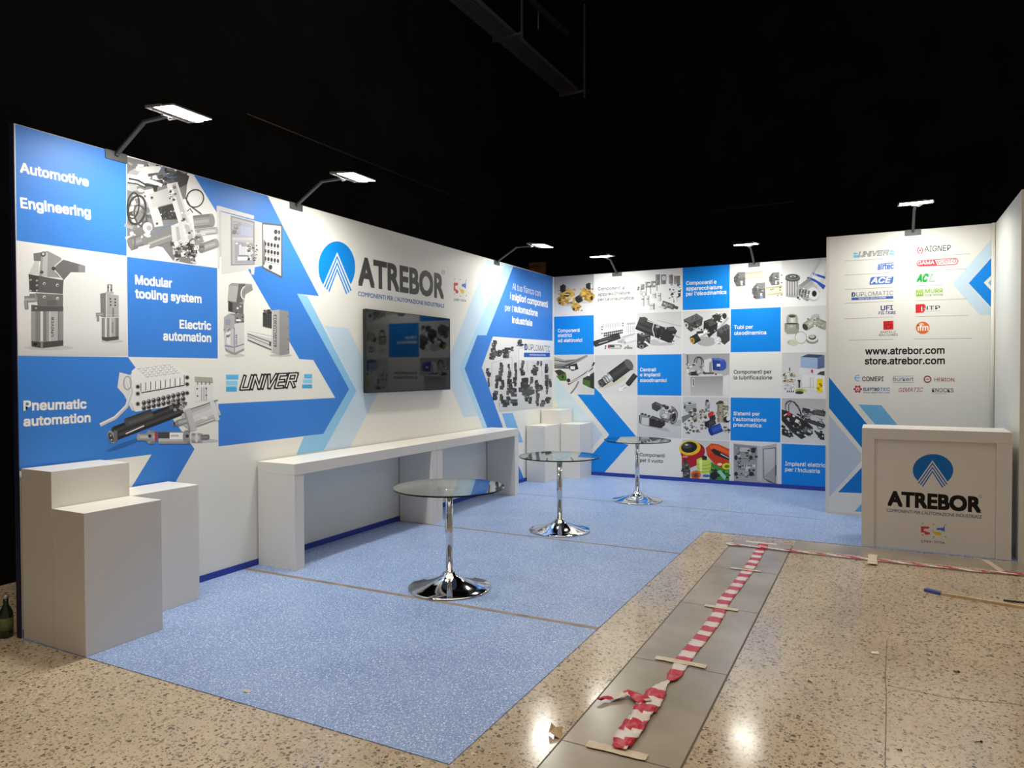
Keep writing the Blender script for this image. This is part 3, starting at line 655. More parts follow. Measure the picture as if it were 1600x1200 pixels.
for t, a in (('Impianti elettrici', (1112, 582, 1546, 602)), ("per l'industria", (1112, 642, 1474, 663))): P.tx(t, *a, 40, TXW, .018)
P.build('printed_lettering', wall_back, 'white and dark lettering naming product groups')

def bp(c, r, crop, g0=225, g1=215):
    P = Print('y', 0.0, 12); tile(P, g0, c, r, g1); return P.crop(*crop)
# brass valves
P = bp(0, 0, I_, 160, 226)
P.gr(200, 226, 45, 430, 498, 430, 498, 655, 45, 668)
P.el(190, 190, 545, 110, 25); P.el(190, 400, 520, 90, 20)
BR = ['D9B25A', 'B98A35', 'E8CD86', '8E6726', 'C79C45']
P.cy('C9A04A', 240, 400, 110, 520, 110); P.cy('C9A04A', 350, 400, 470, 480, 105); P.el('D9B25A', 190, 450, 60); P.cy('CFA650', 330, 545, 265, 600, 80)
P.clut(51, 40, 100, 380, 280, 540, BR, 14, 40); P.clut(52, 36, 335, 370, 480, 500, BR, 14, 40); P.clut(53, 24, 255, 540, 360, 625, BR, 10, 30)
P.el(45, 105, 520, 18, 26); P.el('B98A35', 105, 520, 26, 8); P.el(50, 190, 440, 30, 25); P.el(45, 468, 478, 16, 26); P.el(55, 265, 605, 12, 18); P.el('E8CD86', 190, 436, 34, 8)
P.pg(42, 105, 345, 150, 318, 178, 340, 172, 400, 130, 420, 108, 395); P.pg(62, 150, 318, 178, 340, 172, 400, 160, 395); P.pg(200, 100, 350, 108, 345, 110, 390, 102, 388)
P.pg(46, 402, 320, 440, 302, 472, 320, 470, 375, 440, 385, 405, 365); P.pg(210, 455, 320, 474, 318, 472, 370, 458, 372); P.pg(44, 280, 470, 320, 445, 362, 460, 360, 515, 318, 540, 285, 510); P.pg(66, 320, 445, 362, 460, 360, 480, 320, 470)
P.build(PN, wall_back, 'picture of brass valves with black coils')
# filter regulators
P = bp(2, 0, I_, 232, 222)
for x, y, w, h in ((1048, 320, 40, 60), (1108, 295, 56, 65), (1170, 285, 52, 70), (1220, 210, 50, 120), (1285, 210, 60, 110), (1370, 215, 50, 100), (1440, 225, 70, 120), (1000, 350, 20, 40)):
    P.rc(120, x-w/2, y, x+w/2, y+h); P.rc(150, x-w/2+4, y+4, x-w/2+w*.4, y+h-6); P.clut(int(x), 5, x-w*.4, y, x+w*.4, y+h, [80, 170, 100], 8, 20, 0)
for x, y, h in ((1050, 380, 110), (1108, 380, 120), (1160, 360, 120), (1230, 350, 80)): P.ln(60, 7, x-20, y-30, x-20, y+h*.6)
for x, y, w, h in ((1050, 450, 34, 120), (1108, 450, 30, 110), (1240, 420, 34, 95), (1180, 420, 40, 60), (1155, 540, 60, 70)): P.rc(205, x-w/2, y, x+w/2, y+h); P.rc(120, x+w/4, y, x+w/2, y+h); P.rc(90, x-w/2, y+h*.3, x+w/2, y+h*.38)
P.el(225, 1060, 432, 20, 26); P.ring(100, 5, 1060, 432, 20, 26); P.el(225, 1120, 322, 16); P.el(225, 1180, 320, 14); P.ln(60, 4, 1112, 322, 1126, 314); P.el('E08A3A', 1378, 214, 14, 8); P.el(200, 1290, 250, 28); P.ring(90, 5, 1290, 250, 28, 32)
P.rc(60, 1350, 370, 1390, 400); P.rc(50, 1450, 390, 1480, 460); P.rc(225, 1365, 320, 1440, 470); P.el(60, 1385, 430, 16); P.rc(40, 1398, 500, 1408, 530); P.ln(150, 5, 1400, 470, 1400, 520); P.ln(150, 5, 1440, 460, 1440, 520)
P.clut(54, 26, 1345, 320, 1485, 480, [60, 160, 215, 235, 110], 8, 30, 0)
P.el(200, 1330, 580, 110, 16); P.cy(120, 1270, 535, 1400, 580, 62); P.cy(80, 1390, 575, 1445, 590, 34); P.clut(55, 18, 1280, 520, 1390, 600, [70, 150, 190, 90], 8, 24)
P.build(PN, wall_back, 'grey picture of air filter regulators')
# hydraulic valves cream
P = bp(4, 0, J_, 235, 228)
P.el('DAD3BC', 690, 330, 80, 18); P.cy('E0D8B4', 690, 210, 885, 190, 70, cap=False); P.cy('E0D8B4', 915, 370, 1085, 350, 90, cap=False); P.pg('D9CFA5', 700, 195, 885, 165, 885, 185, 700, 212)
for (x, y, s) in ((640, 240, 1), (840, 360, 1.15), (1000, 235, .9)):
    P.pg(96, x-55*s, y-30*s, x-20*s, y-70*s, x+55*s, y-75*s, x+58*s, y+70*s, x-35*s, y+80*s, x-65*s, y+20*s); P.pg(120, x-20*s, y-70*s, x+55*s, y-75*s, x+57*s, y-20*s, x-18*s, y-10*s); P.pg(80, x-65*s, y-20*s, x-25*s, y-30*s, x-20*s, y+40*s, x-60*s, y+30*s)
    P.clut(int(x), 8, x-50*s, y-50*s, x+45*s, y+60*s, [70, 140, 60, 220], 8, 26*s, 0); P.rc(215, x+10*s, y+25*s, x+28*s, y+65*s)
P.rc('6E8CC0', 850, 412, 880, 440)
for x, y in ((1075, 200), (1075, 278), (1060, 330), (1060, 355), (1075, 405), (1035, 412), (985, 345), (965, 350)): P.el(60, x, y, 7)
P.build(PN, wall_back, 'picture of cream and black hydraulic valves')
# filters
P = bp(5, 0, J_, 214, 226)
P.el(190, 1200, 415, 90, 20); P.rc(170, 1115, 230, 1258, 405); P.el(150, 1186, 405, 72, 22)
for k in range(11): P.rc(100 if k % 2 else 205, 1117+k*13, 240, 1124+k*13, 412)
P.el(70, 1190, 235, 78, 32); P.el(105, 1190, 220, 76, 34); P.el(60, 1195, 215, 50, 18); P.el(200, 1192, 214, 32, 10); P.el(90, 1192, 216, 20, 7)
P.cy(235, 1540, 60, 1400, 300, 150, (.8, .98, 1, .95, .72)); P.pg('2E55B8', 1335, 232, 1350, 215, 1420, 240, 1535, 310, 1510, 350, 1440, 280); P.pg('2E55B8', 1395, 170, 1530, 215, 1530, 240, 1400, 195); P.tx('UFI', 1395, 205, 1440, 215, 30, 'DADFEF', .02)
P.cy(175, 1420, 300, 1300, 390, 190); P.el(190, 1400, 395, 70, 80, -30); P.el(225, 1410, 390, 60, 66, -30); P.el(60, 1415, 392, 26, 32); P.el(30, 1418, 394, 17, 22)
for k in range(4): P.pg(90, 1262+k*30, 340+k*8, 1282+k*30, 335+k*8, 1262+k*30, 420+k*6, 1248+k*30, 410+k*6)
P.clut(56, 20, 1240, 330, 1350, 460, [200, 110, 160, 230, 70], 8, 26)
P.build(PN, wall_back, 'picture of a pleated filter and white oil filter')
# valve island again
P = bp(1, 1, I_, 228, 222)
for k in range(12): P.pg(212 if k % 2 else 236, 590+k*20, 730, 606+k*20, 690, 622+k*20, 690, 610+k*20, 730)
P.pg(234, 565, 760, 830, 735, 835, 830, 575, 900); P.pg(218, 535, 790, 575, 750, 580, 910, 545, 880)
for k in range(11): P.ln(80, 4, 600+k*20, 768-k*2, 600+k*20, 822-k*2)
for x, y in ((587, 805), (587, 835), (587, 880), (823, 765), (823, 790)): P.el(60, x, y, 8)
for r in range(2):
    for k in range(10): P.el(60, 615+k*22, 880+r*26-k*4, 11, 12); P.el(190, 612+k*22, 876+r*26-k*4, 3)
P.pg(180, 865, 760, 965, 752, 968, 775, 868, 785); P.pg(228, 850, 795, 968, 790, 968, 870, 852, 880)
for k in range(5): P.rc(120, 870+k*20, 795, 874+k*20, 868)
P.cy(60, 790, 905, 505, 1000, 70, (.5, 1.3, .7, 1.1, .45)); P.pg(200, 545, 990, 650, 960, 652, 968, 548, 998); P.cy(80, 690, 930, 560, 960, 30, cap=False)
P.cy(222, 968, 920, 830, 960, 100, (.85, 1.05, 1.05, .95, .8)); P.ln('6A74A0', 4, 830, 925, 968, 880); P.cy(190, 835, 960, 770, 975, 24); P.clut(57, 8, 780, 950, 850, 1000, [90, 170], 8, 18)
P.cy(205, 660, 1030, 800, 1030, 52); P.rc('B03A3A', 652, 1010, 672, 1046); P.rc(70, 672, 1012, 728, 1038); P.el(80, 628, 1025, 10); P.el(80, 625, 1048, 9); P.el(70, 802, 1022, 8); P.cy(160, 850, 1040, 930, 1045, 22); P.clut(58, 8, 840, 1015, 910, 1060, [70, 140, 200], 8, 24)
P.build(PN, wall_back, 'grey picture of a small valve island')
# black hydraulic cylinder
P = bp(2, 1, I_, 200, 228)
P.el(190, 1250, 1000, 160, 18); P.ln(130, 4, 1210, 730, 1490, 800)
P.cy(62, 990, 760, 1380, 920, 150, (.6, 1.1, .7, 1.2, .55), cap=False); P.ln(205, 10, 1050, 720, 1310, 810); P.ob(40, 1240, 820, 1220, 930, 40); P.pg(48, 1290, 830, 1400, 800, 1440, 850, 1375, 990, 1250, 930); P.pg(75, 1320, 810, 1400, 800, 1440, 850, 1350, 850)
P.pg(70, 1010, 700, 1070, 690, 1105, 710, 1100, 740, 1020, 745); P.rc(165, 1200, 790, 1240, 815); P.ln(170, 16, 1390, 890, 1470, 930); P.ln(90, 12, 1370, 960, 1410, 970); P.el(200, 1310, 825, 8)
P.pg(58, 985, 880, 1080, 870, 1140, 900, 1130, 1010, 1040, 1060, 985, 1040); P.pg(90, 1000, 885, 1080, 875, 1130, 900, 1040, 920); P.ob(225, 1070, 970, 1130, 1020, 26); P.ob(60, 1072, 985, 1118, 1025, 6); P.el(150, 1035, 1030, 26, 22); P.el(60, 1035, 1030, 14); P.el(190, 1020, 880, 10); P.el(190, 1060, 885, 10)
P.ln(215, 9, 1175, 770, 1160, 830, 1175, 890, 1195, 960); P.ln(215, 9, 1175, 770, 1185, 760); P.pg(190, 1130, 960, 1180, 945, 1240, 975, 1210, 1000, 1150, 995); P.ln(190, 12, 1220, 960, 1250, 925)
P.clut(59, 14, 1000, 900, 1130, 1040, [40, 90, 130, 170], 8, 26)
P.build(PN, wall_back, 'picture of a black hydraulic cylinder')
# black solenoid valves
P = bp(3, 1, J_, 210, 226)
P.el(175, 290, 890, 100, 50); P.pg(75, 55, 660, 190, 598, 255, 640, 245, 720, 130, 790, 70, 740); P.pg(105, 55, 660, 190, 598, 255, 640, 120, 700)
for x, y in ((150, 640), (185, 632), (145, 660), (180, 655), (200, 645)): P.el(30, x, y, 6)
P.el(205, 82, 720, 20, 30, -20); P.el(90, 82, 720, 10, 18); P.clut(61, 18, 120, 690, 245, 770, [40, 100, 190, 140, 60], 8, 24)
P.cy(225, 490, 620, 400, 740, 90); P.el(50, 480, 625, 24, 30); P.pg(60, 350, 620, 400, 600, 450, 625, 430, 690, 360, 680); P.clut(62, 14, 350, 605, 450, 690, [40, 220, 120], 8, 26)
P.pg(48, 265, 680, 340, 650, 410, 700, 400, 780, 320, 850, 260, 770); P.pg(85, 270, 690, 340, 655, 400, 700, 340, 730); P.clut(63, 12, 280, 690, 390, 800, [90, 35, 130, 190], 8, 22)
P.cy(230, 300, 780, 200, 840, 60); P.cy(60, 260, 790, 190, 800, 26, cap=False); P.cy(54, 215, 840, 145, 880, 86); P.el('C9A04A', 145, 880, 22, 30, -20); P.el('8E6726', 145, 880, 12, 18)
P.pg(66, 400, 770, 500, 705, 535, 725, 535, 880, 480, 925, 400, 860); P.pg(95, 400, 770, 500, 705, 535, 725, 535, 760, 440, 810)
for x, y in ((465, 760), (495, 745), (475, 785), (510, 770)): P.el(35, x, y, 7)
P.el(220, 410, 880, 36, 40); P.clut(64, 12, 385, 850, 440, 920, [90, 240, 160], 8, 22)
P.build(PN, wall_back, 'picture of black solenoid valves')
# steel fittings
P = bp(5, 1, J_, 205, 226)
ST = ['B9BDAF', '8C9184', 'DADDD2', '6C7065']
P.el(180, 1190, 900, 60, 30); P.cy('B9BDAF', 1185, 815, 1185, 640, 120); P.cy('A4A99A', 1180, 700, 1180, 780, 150); P.cy('C5C9BC', 1185, 690, 1185, 625, 104); P.el('8C9184', 1185, 625, 52, 20); P.el(60, 1185, 627, 34, 12); P.el(55, 1182, 705, 64, 8)
P.cy('B9BDAF', 1480, 640, 1320, 740, 90); P.el(60, 1320, 740, 26, 36, -30); P.cy('C5C9BC', 1440, 690, 1420, 625, 80); P.cy('A9AE9F', 1420, 680, 1535, 730, 90); P.ring('DADDD2', 16, 1275, 850, 50, 55); P.ring('8C9184', 6, 1275, 850, 60, 62); P.el('C9C6AE', 1200, 905, 45, 34); P.el('8C9184', 1395, 880, 64, 36); P.el('DADDD2', 1395, 850, 58, 44); P.el(70, 1395, 845, 40, 28); P.el('B9BDAF', 1392, 838, 30, 20)
P.clut(65, 24, 1330, 640, 1520, 760, ST, 8, 26)
P.build(PN, wall_back, 'picture of steel pipe fittings and rings')
# cables
P = Print('y', 0.0, 12).crop(*K_)
P.gr(205, 226, 42, 108, 498, 108, 498, 548, 300, 548, 220, 540, 42, 335)
for k, g in enumerate((150, 90, 170, 110, 60, 165)): P.ln(g, 15, 42, 140+k*22, 160, 170+k*17, 300, 160+k*6, 420, 112+k*2)
P.ln(70, 16, 42, 250, 200, 255, 240, 235); P.pg(52, 205, 225, 300, 200, 320, 265, 250, 290, 215, 270); P.rc(228, 228, 235, 280, 270); P.ln(60, 22, 498, 190, 470, 260, 380, 330, 200, 440); P.ln(225, 9, 490, 230, 390, 330, 210, 430)
P.pg(58, 45, 285, 110, 270, 175, 310, 90, 345); P.pg('4C7A34', 90, 345, 175, 310, 185, 370, 180, 400, 110, 400, 60, 340); P.el(40, 140, 355, 12, 18); P.el(50, 205, 395, 22); P.pg(56, 370, 370, 450, 330, 498, 300, 498, 495, 430, 470, 365, 430); P.pg('4C6E38', 372, 385, 455, 400, 450, 475, 368, 440); P.rc(228, 420, 305, 450, 345)
P.ln(110, 18, 320, 405, 290, 470, 230, 545); P.ln(160, 6, 316, 405, 286, 470, 226, 540)
P.build(PN, wall_back, 'picture of grey cables with green connectors')
# shock absorber
P = bp(1, 2, K_, 195, 222)
P.pg(WHT, 500, 448, 615, 566, 500, 566); P.pg(BB, 500, 472, 592, 566, 500, 566)
P.el('CFCBB4', 700, 420, 170, 34, -20); P.cy(66, 910, 200, 680, 370, 130, (.55, .8, 1.25, .9, .6), cap=False); P.el(60, 895, 215, 48, 72, -35); P.el(200, 905, 205, 44, 70, -35); P.el(95, 893, 212, 40, 66, -35)
P.ring(205, 7, 665, 365, 24, 48, -35, 180, 360); P.cy(205, 690, 350, 610, 410, 90); P.ring(70, 7, 640, 380, 18, 46, -35); P.ring(70, 7, 620, 396, 18, 46, -35); P.cy(74, 615, 405, 570, 435, 88); P.el(50, 570, 435, 22, 42, -35); P.ring(150, 5, 570, 435, 14, 28, -35)
P.cy(58, 968, 330, 880, 440, 60); P.cy(230, 860, 455, 800, 490, 40); P.el(236, 800, 495, 26, 22)
P.build(PN, wall_back, 'picture of a dark shock absorber')
# hydraulic power unit
P = bp(3, 2, L_, 160, 200)
P.gr(190, 205, 40, 82, 70, 82, 125, 525, 40, 525); P.pg(225, 465, 320, 530, 300, 530, 525, 462, 525); P.pg(205, 70, 305, 465, 312, 462, 520, 125, 522, 70, 480); P.gr(150, 196, 125, 325, 465, 318, 462, 522, 125, 524); P.pg(212, 70, 300, 440, 292, 465, 316, 130, 325); P.rc(225, 145, 340, 168, 425); P.rc(60, 151, 346, 162, 418)
P.rc(60, 92, 100, 102, 190); P.clut(66, 34, 90, 180, 280, 305, [200, 230, 120, 60, 90, 160], 14, 40); P.ring(45, 10, 212, 180, 48, 62, 0, 180, 360); P.ring(60, 8, 215, 185, 28, 60, 0, 180, 380); P.rc(55, 130, 270, 190, 312); P.pg(214, 270, 150, 340, 130, 365, 250, 330, 300, 265, 270); P.pg(150, 320, 180, 345, 160, 350, 280, 320, 290)
P.pg('28408C', 352, 130, 430, 130, 430, 262, 358, 255); P.pg('3B57B0', 430, 140, 480, 145, 500, 180, 498, 235, 470, 258, 430, 262); P.pg('5670C4', 360, 125, 470, 140, 470, 160, 360, 150); P.rc(228, 400, 190, 436, 218); P.rc(54, 380, 290, 400, 305); P.rc(80, 262, 280, 370, 298)
P.build(PN, wall_back, 'picture of a power unit with blue motor')
# lubrication tank
P = bp(5, 2, L_, 200, 226)
P.pg('9DB1D2', 1275, 118, 1450, 128, 1450, 245, 1272, 225); P.pg('5A6D92', 1450, 128, 1522, 100, 1522, 230, 1450, 245); P.pg('3F4C66', 1275, 118, 1350, 88, 1522, 98, 1450, 128); P.pg(222, 1258, 235, 1522, 250, 1522, 318, 1258, 300); P.pg(70, 1440, 300, 1480, 270, 1522, 265, 1522, 312); P.rc('B03038', 1382, 250, 1402, 285); P.rc(50, 1380, 318, 1392, 342)
P.pg(230, 1290, 305, 1522, 318, 1522, 470, 1290, 450); P.rc(190, 1370, 330, 1380, 450); P.rc(205, 1400, 330, 1410, 460); P.pg('F0D21E', 1442, 345, 1504, 345, 1500, 490, 1442, 485); P.clut(67, 8, 1450, 355, 1490, 470, ['7A6A10', 'B09A18'], 8, 30, 0)
P.el('CBD49A', 1280, 470, 60, 24); P.el('9FB05A', 1262, 468, 46, 16); P.el(60, 1260, 490, 44, 16); P.rc(205, 1228, 380, 1290, 440); P.rc(60, 1250, 370, 1268, 440); P.el(45, 1258, 368, 18, 12)
P.clut(68, 30, 1100, 280, 1220, 400, ['B6A878', '8C7A48', 90, 200, 230, 60], 10, 34); P.rc(50, 1152, 230, 1164, 262); P.ln('9A8A60', 6, 1160, 260, 1160, 300); P.pg(212, 1105, 390, 1215, 385, 1210, 465, 1110, 470); P.clut(69, 12, 1110, 400, 1205, 460, [150, 180, 235], 10, 26)
for k in range(4): P.rc('B58A40', 1128+k*20, 362, 1138+k*20, 386); P.el(60, 1138+k*20, 478, 7, 10)
P.ln(70, 7, 1085, 370, 1130, 365); P.ln(70, 7, 1085, 312, 1130, 316); P.ln('C9C27A', 6, 1290, 440, 1420, 430)
P.build(PN, wall_back, 'picture of a lubrication tank with yellow label')
# gearbox and motor
P = bp(2, 3, K_, 212, 200)
P.pg(178, 1030, 900, 1330, 940, 1360, 985, 1250, 960); P.pg(180, 1330, 880, 1485, 840, 1485, 915, 1400, 910)
P.pg(70, 1150, 665, 1195, 635, 1260, 665, 1255, 720, 1210, 750, 1155, 720); P.pg(95, 1195, 635, 1260, 665, 1255, 690, 1195, 670); P.cy(120, 1250, 690, 1300, 690, 40)
P.el(120, 1345, 780, 105, 100, 20); P.el(175, 1320, 760, 80, 70, 10); P.el(205, 1320, 700, 54, 40); P.el(60, 1322, 705, 26, 22); P.el(85, 1400, 810, 45, 85, 10); P.el(140, 1405, 810, 36, 72, 10); P.el(45, 1400, 815, 26, 50, 10); P.el(210, 1300, 800, 30, 24); P.clut(70, 24, 1260, 700, 1400, 880, [80, 110, 150, 200, 225], 10, 30)
P.pg(150, 1015, 785, 1040, 765, 1130, 810, 1125, 920, 1020, 890); P.pg(205, 1040, 815, 1120, 825, 1115, 910, 1035, 890); P.pg(52, 1125, 825, 1160, 795, 1300, 850, 1305, 900, 1260, 940, 1125, 915); P.pg(80, 1160, 795, 1300, 850, 1270, 870, 1130, 830); P.ln(40, 10, 1012, 790, 1018, 885)
for x, y in ((1045, 775), (1080, 785), (1120, 800)): P.el(70, x, y, 16, 12)
P.rc(70, 1270, 670, 1310, 700); P.clut(71, 12, 1140, 830, 1300, 930, [30, 90, 40, 120], 10, 30)
P.build(PN, wall_back, 'picture of a gearbox with a motor')
# brass and blue fittings
P = bp(3, 3, L_, 205, 214)
P.pg('98A0A0', 52, 590, 150, 575, 188, 600, 185, 700, 120, 720, 70, 680); P.pg('BCC4C4', 52, 590, 150, 575, 188, 600, 90, 620); P.el(60, 118, 600, 18, 10); P.pg(120, 35, 740, 130, 705, 140, 735, 40, 810); P.el(70, 65, 640, 10, 18)
P.cy(150, 302, 690, 302, 590, 46); P.el(55, 300, 575, 18, 14); P.clut(72, 14, 275, 580, 340, 690, [90, 200, 130], 8, 24)
NB = ['9A8F78', '6E6452', 'C8BFA8', 70, 190]
P.cy('A79C84', 440, 800, 440, 600, 70); P.el(60, 440, 590, 30, 16); P.cy('A79C84', 470, 640, 515, 650, 40); P.clut(73, 34, 405, 600, 515, 800, NB, 10, 30); P.clut(74, 60, 120, 670, 290, 770, NB, 12, 40); P.clut(75, 40, 60, 780, 290, 920, NB, 12, 34); P.clut(76, 14, 470, 850, 530, 910, NB, 12, 34)
P.pg('C8303A', 305, 710, 350, 680, 375, 700, 345, 750, 312, 745); P.pg(50, 320, 745, 380, 715, 390, 770, 330, 790); P.cy(70, 290, 830, 370, 790, 70); P.el(40, 295, 820, 24, 30); P.el(40, 505, 770, 36, 34); P.el(225, 520, 760, 20, 24)
P.cy('3558B8', 450, 850, 335, 895, 92); P.el('1E3480', 335, 895, 20, 44, -20)
P.build(PN, wall_back, 'picture of metal fittings and a blue silencer')
# black connectors
P = bp(5, 3, L_, 180, 220)
P.pg(50, 1075, 665, 1130, 680, 1330, 790, 1400, 850, 1400, 920, 1280, 975, 1180, 900, 1075, 780); P.clut(77, 60, 1085, 690, 1390, 950, [30, 44, 70, 110, 225, 200, 35], 14, 44, 30)
P.pg(48, 1075, 885, 1110, 865, 1195, 920, 1165, 960, 1080, 930); P.clut(78, 10, 1085, 875, 1180, 940, [200, 80, 30], 10, 30, 30); P.pg(48, 1410, 885, 1520, 920, 1522, 985, 1480, 980); P.clut(79, 10, 1420, 885, 1515, 970, [210, 80, 30], 10, 30, 30)
P.cy(64, 1290, 670, 1420, 700, 50); P.cy(90, 1420, 690, 1520, 710, 60); P.clut(80, 26, 1300, 665, 1520, 800, [60, 40, 150, 200, 100], 12, 36, 15); P.cy(70, 1310, 770, 1520, 840, 40); P.ring(70, 9, 1480, 830, 34, 40)
P.el('C8303A', 1150, 712, 24, 18); P.pg(225, 1095, 725, 1125, 705, 1132, 715, 1102, 738); P.ring(48, 7, 1170, 640, 55, 60, 20, 120, 330); P.ln(48, 8, 1115, 620, 1125, 590, 1160, 572, 1210, 590, 1255, 640, 1285, 720, 1305, 830); P.ln(48, 8, 1150, 690, 1148, 620, 1180, 580, 1225, 610, 1268, 690, 1290, 830)
P.build(PN, wall_back, 'picture of black plugs with looped cables')
# suction cups
P = bp(3, 4, N_, 200, 210)
P.el('8E1620', 150, 440, 128, 100, -8); P.pg('A81C28', 35, 480, 250, 400, 275, 420, 240, 560, 120, 610, 35, 600); P.el('E9B91E', 120, 400, 112, 78, -6); P.el(32, 112, 392, 84, 58, -6); P.el(70, 90, 380, 50, 30); P.el(190, 85, 365, 18, 12); P.el(60, 90, 350, 16, 10); P.el('E2808A', 70, 490, 30, 10)
P.pg('D24A1E', 285, 400, 340, 352, 420, 362, 530, 410, 530, 560, 440, 620, 380, 570, 300, 480); P.pg('E8652E', 320, 380, 400, 368, 530, 440, 530, 470, 420, 420, 340, 420); P.pg(40, 335, 420, 370, 405, 530, 490, 530, 530, 380, 470); P.pg('C23A1A', 300, 480, 350, 450, 530, 545, 530, 570, 440, 620); P.el('F4D8D0', 430, 570, 26, 14); P.pg(190, 440, 455, 525, 500, 525, 510, 440, 468)
P.pg('3E8A34', 340, 540, 420, 600, 530, 620, 530, 740, 320, 740); P.el('E9D21E', 500, 590, 44, 34); P.el('3E8A34', 505, 592, 26, 18); P.clut(81, 22, 320, 620, 530, 735, ['2A5A26', '5CA84A', 50, '1E3E1C'], 14, 44); P.pg('8FD2B4', 400, 640, 440, 630, 500, 700, 480, 735); P.el(36, 370, 690, 40, 40)
P.pg('C4D65A', 190, 520, 230, 500, 320, 510, 342, 560, 335, 640, 280, 675, 220, 655, 190, 600); P.ring('98AC3A', 6, 266, 560, 74, 22, 0, 0, 180); P.ring('98AC3A', 6, 266, 595, 76, 22, 0, 0, 180); P.ring('98AC3A', 6, 266, 630, 70, 20, 0, 0, 180); P.pg('E4F08A', 215, 525, 250, 515, 245, 650, 225, 640); P.pg(38, 245, 490, 265, 475, 298, 490, 295, 525, 248, 525)
P.pg('56604E', 35, 570, 120, 560, 120, 640, 40, 650); P.pg(56, 45, 640, 125, 630, 120, 715, 50, 720); P.rc(60, 55, 510, 85, 570); P.clut(82, 18, 40, 560, 125, 710, [60, 90, 130, 40], 10, 34, 0); P.el('D2702E', 180, 680, 54, 46); P.el('A84818', 180, 685, 36, 30); P.el(60, 180, 685, 16); P.el('3E6AB8', 290, 690, 40, 14)
P.build(PN, wall_back, 'picture of colourful vacuum suction cups')
# cabinet with glass door
P = bp(4, 4, N_, 226, 220)
P.pg(170, 572, 352, 862, 382, 866, 770, 578, 752); P.gr(140, 165, 582, 362, 820, 388, 820, 745, 582, 742); P.pg(192, 820, 380, 862, 384, 866, 745, 822, 740)
for y in (400, 440, 510, 580, 620, 680): P.ln(95, 6, 620, y, 800, y+6)
for k in range(8): P.rc(200 if k % 2 else 120, 622+k*12, 570, 632+k*12, 612)
P.rc(190, 640, 395, 740, 440); P.clut(83, 44, 590, 390, 812, 730, [60, 110, 190, 80, 210, 45], 10, 34, 0); P.el(48, 780, 425, 24, 28); P.el(45, 600, 500, 18, 24); P.el(48, 755, 500, 20, 22); P.el(45, 600, 670, 20, 22); P.el(45, 760, 670, 26, 24)
P.pg(180, 865, 385, 1025, 352, 1028, 790, 868, 770); P.pg(100, 880, 410, 1015, 392, 1012, 775, 940, 758, 884, 710); P.gr(200, 176, 888, 416, 1006, 402, 1004, 765, 892, 712); P.pg(160, 892, 700, 1004, 590, 1004, 765); P.rc(70, 1012, 575, 1020, 690); P.rc(225, 1028, 350, 1066, 795)
P.build(PN, wall_back, 'picture of a steel cabinet with open glass door')

# ================================================================== PRINT ON THE LOGO PANEL
O_ = (1280, 360, 5); Q_ = (1280, 560, 5); YP = -1.503
P = Print('y', YP, 2).crop(*O_)
P.pg(PAL, 1040, 418, 1345, 70, 1345, 205, 1165, 412, 1345, 620, 1345, 660, 1255, 662)
P.pg(BB, 1168, 412, 1344, 215, 1344, 352, 1285, 408, 1344, 470, 1344, 602); P.pg('6FB4E4', 1320, 410, 1344, 382, 1344, 434)
P.crop(*Q_)
P.pg('0A78CE', 76, 146, 400, 545, 400, 780, 76, 386); P.pg('6FB4E0', 305, 360, 485, 365, 660, 580, 500, 590); P.pg('BCCBDB', 76, 440, 330, 745, 330, 800, 78, 1085)
P.pg('0A78CE', 148, 1046, 420, 760, 600, 760, 600, 1062); P.pg('6FB4E0', 275, 1196, 420, 1040, 520, 1040, 520, 1210)
P.build('printed_colour_panel', wall_right, 'blue and pale blue arrows printed on the logo panel')
P = Print('y', YP, 10).crop(*O_)
for (x0, y0, x1, y1) in ((200, 240, 590, 216), (200, 350, 590, 330), (200, 462, 580, 444), (200, 570, 580, 553), (200, 690, 578, 676), (230, 858, 578, 850), (760, 205, 1180, 182), (760, 320, 1150, 300), (755, 434, 960, 426), (755, 550, 1150, 534), (752, 674, 1160, 664), (740, 848, 1190, 843)): P.ln('8F9298', 3, x0, y0, x1, y1)
P.build('printed_rule', wall_right, 'thin grey lines between the logos')
P = Print('y', YP, 10).crop(*O_)
P.tx('www.atrebor.com', 358, 970, 980, 963, 52, '1C1E22', .024); P.tx('store.atrebor.com', 355, 1047, 982, 1044, 52, '1C1E22', .024)
P.build('printed_lettering', wall_right, 'black lettering of two web addresses')
def logo(label, fn, crop=O_):
    P = Print('y', YP, 10).crop(*crop); fn(P); P.build('printed_logo', wall_right, label)
logo('slanted grey lettering between light blue bars', lambda P: (P.rc('6FC2EA', 268, 174, 300, 188), P.rc('6FC2EA', 268, 194, 308, 214), P.rc('6FC2EA', 552, 154, 585, 170), P.rc('6FC2EA', 548, 175, 585, 192), univer(P, 304, 209, 550, 195, 44, [], '66686E', 'DADADA')))
logo('blue lettering under a blue bar', lambda P: (P.tx('airtec', 455, 308, 583, 300, 44, '3F6FC4', .03), P.pg('3F6FC4', 458, 262, 583, 250, 583, 257, 458, 269)))
logo('blue plate with white slanted lettering', lambda P: (P.pg('4A74BE', 402, 372, 412, 364, 572, 358, 582, 364, 574, 408, 562, 418, 398, 425, 391, 418), P.tx('ACE', 402, 414, 566, 406, 42, 'F2F2F2', .026, .25)))
logo('grey lettering over a blue bar', lambda P: (P.tx('D', 252, 518, 283, 517, 32, '1F3F7A', .03), P.tx('UPLOMATIC', 290, 517, 578, 504, 33, '6A6E78', .002), P.pg('3A62B0', 252, 525, 579, 512, 579, 533, 252, 546), P.tx('MOTION SOLUTIONS', 308, 539, 520, 530, 12, 'EEEEEE', .01)))
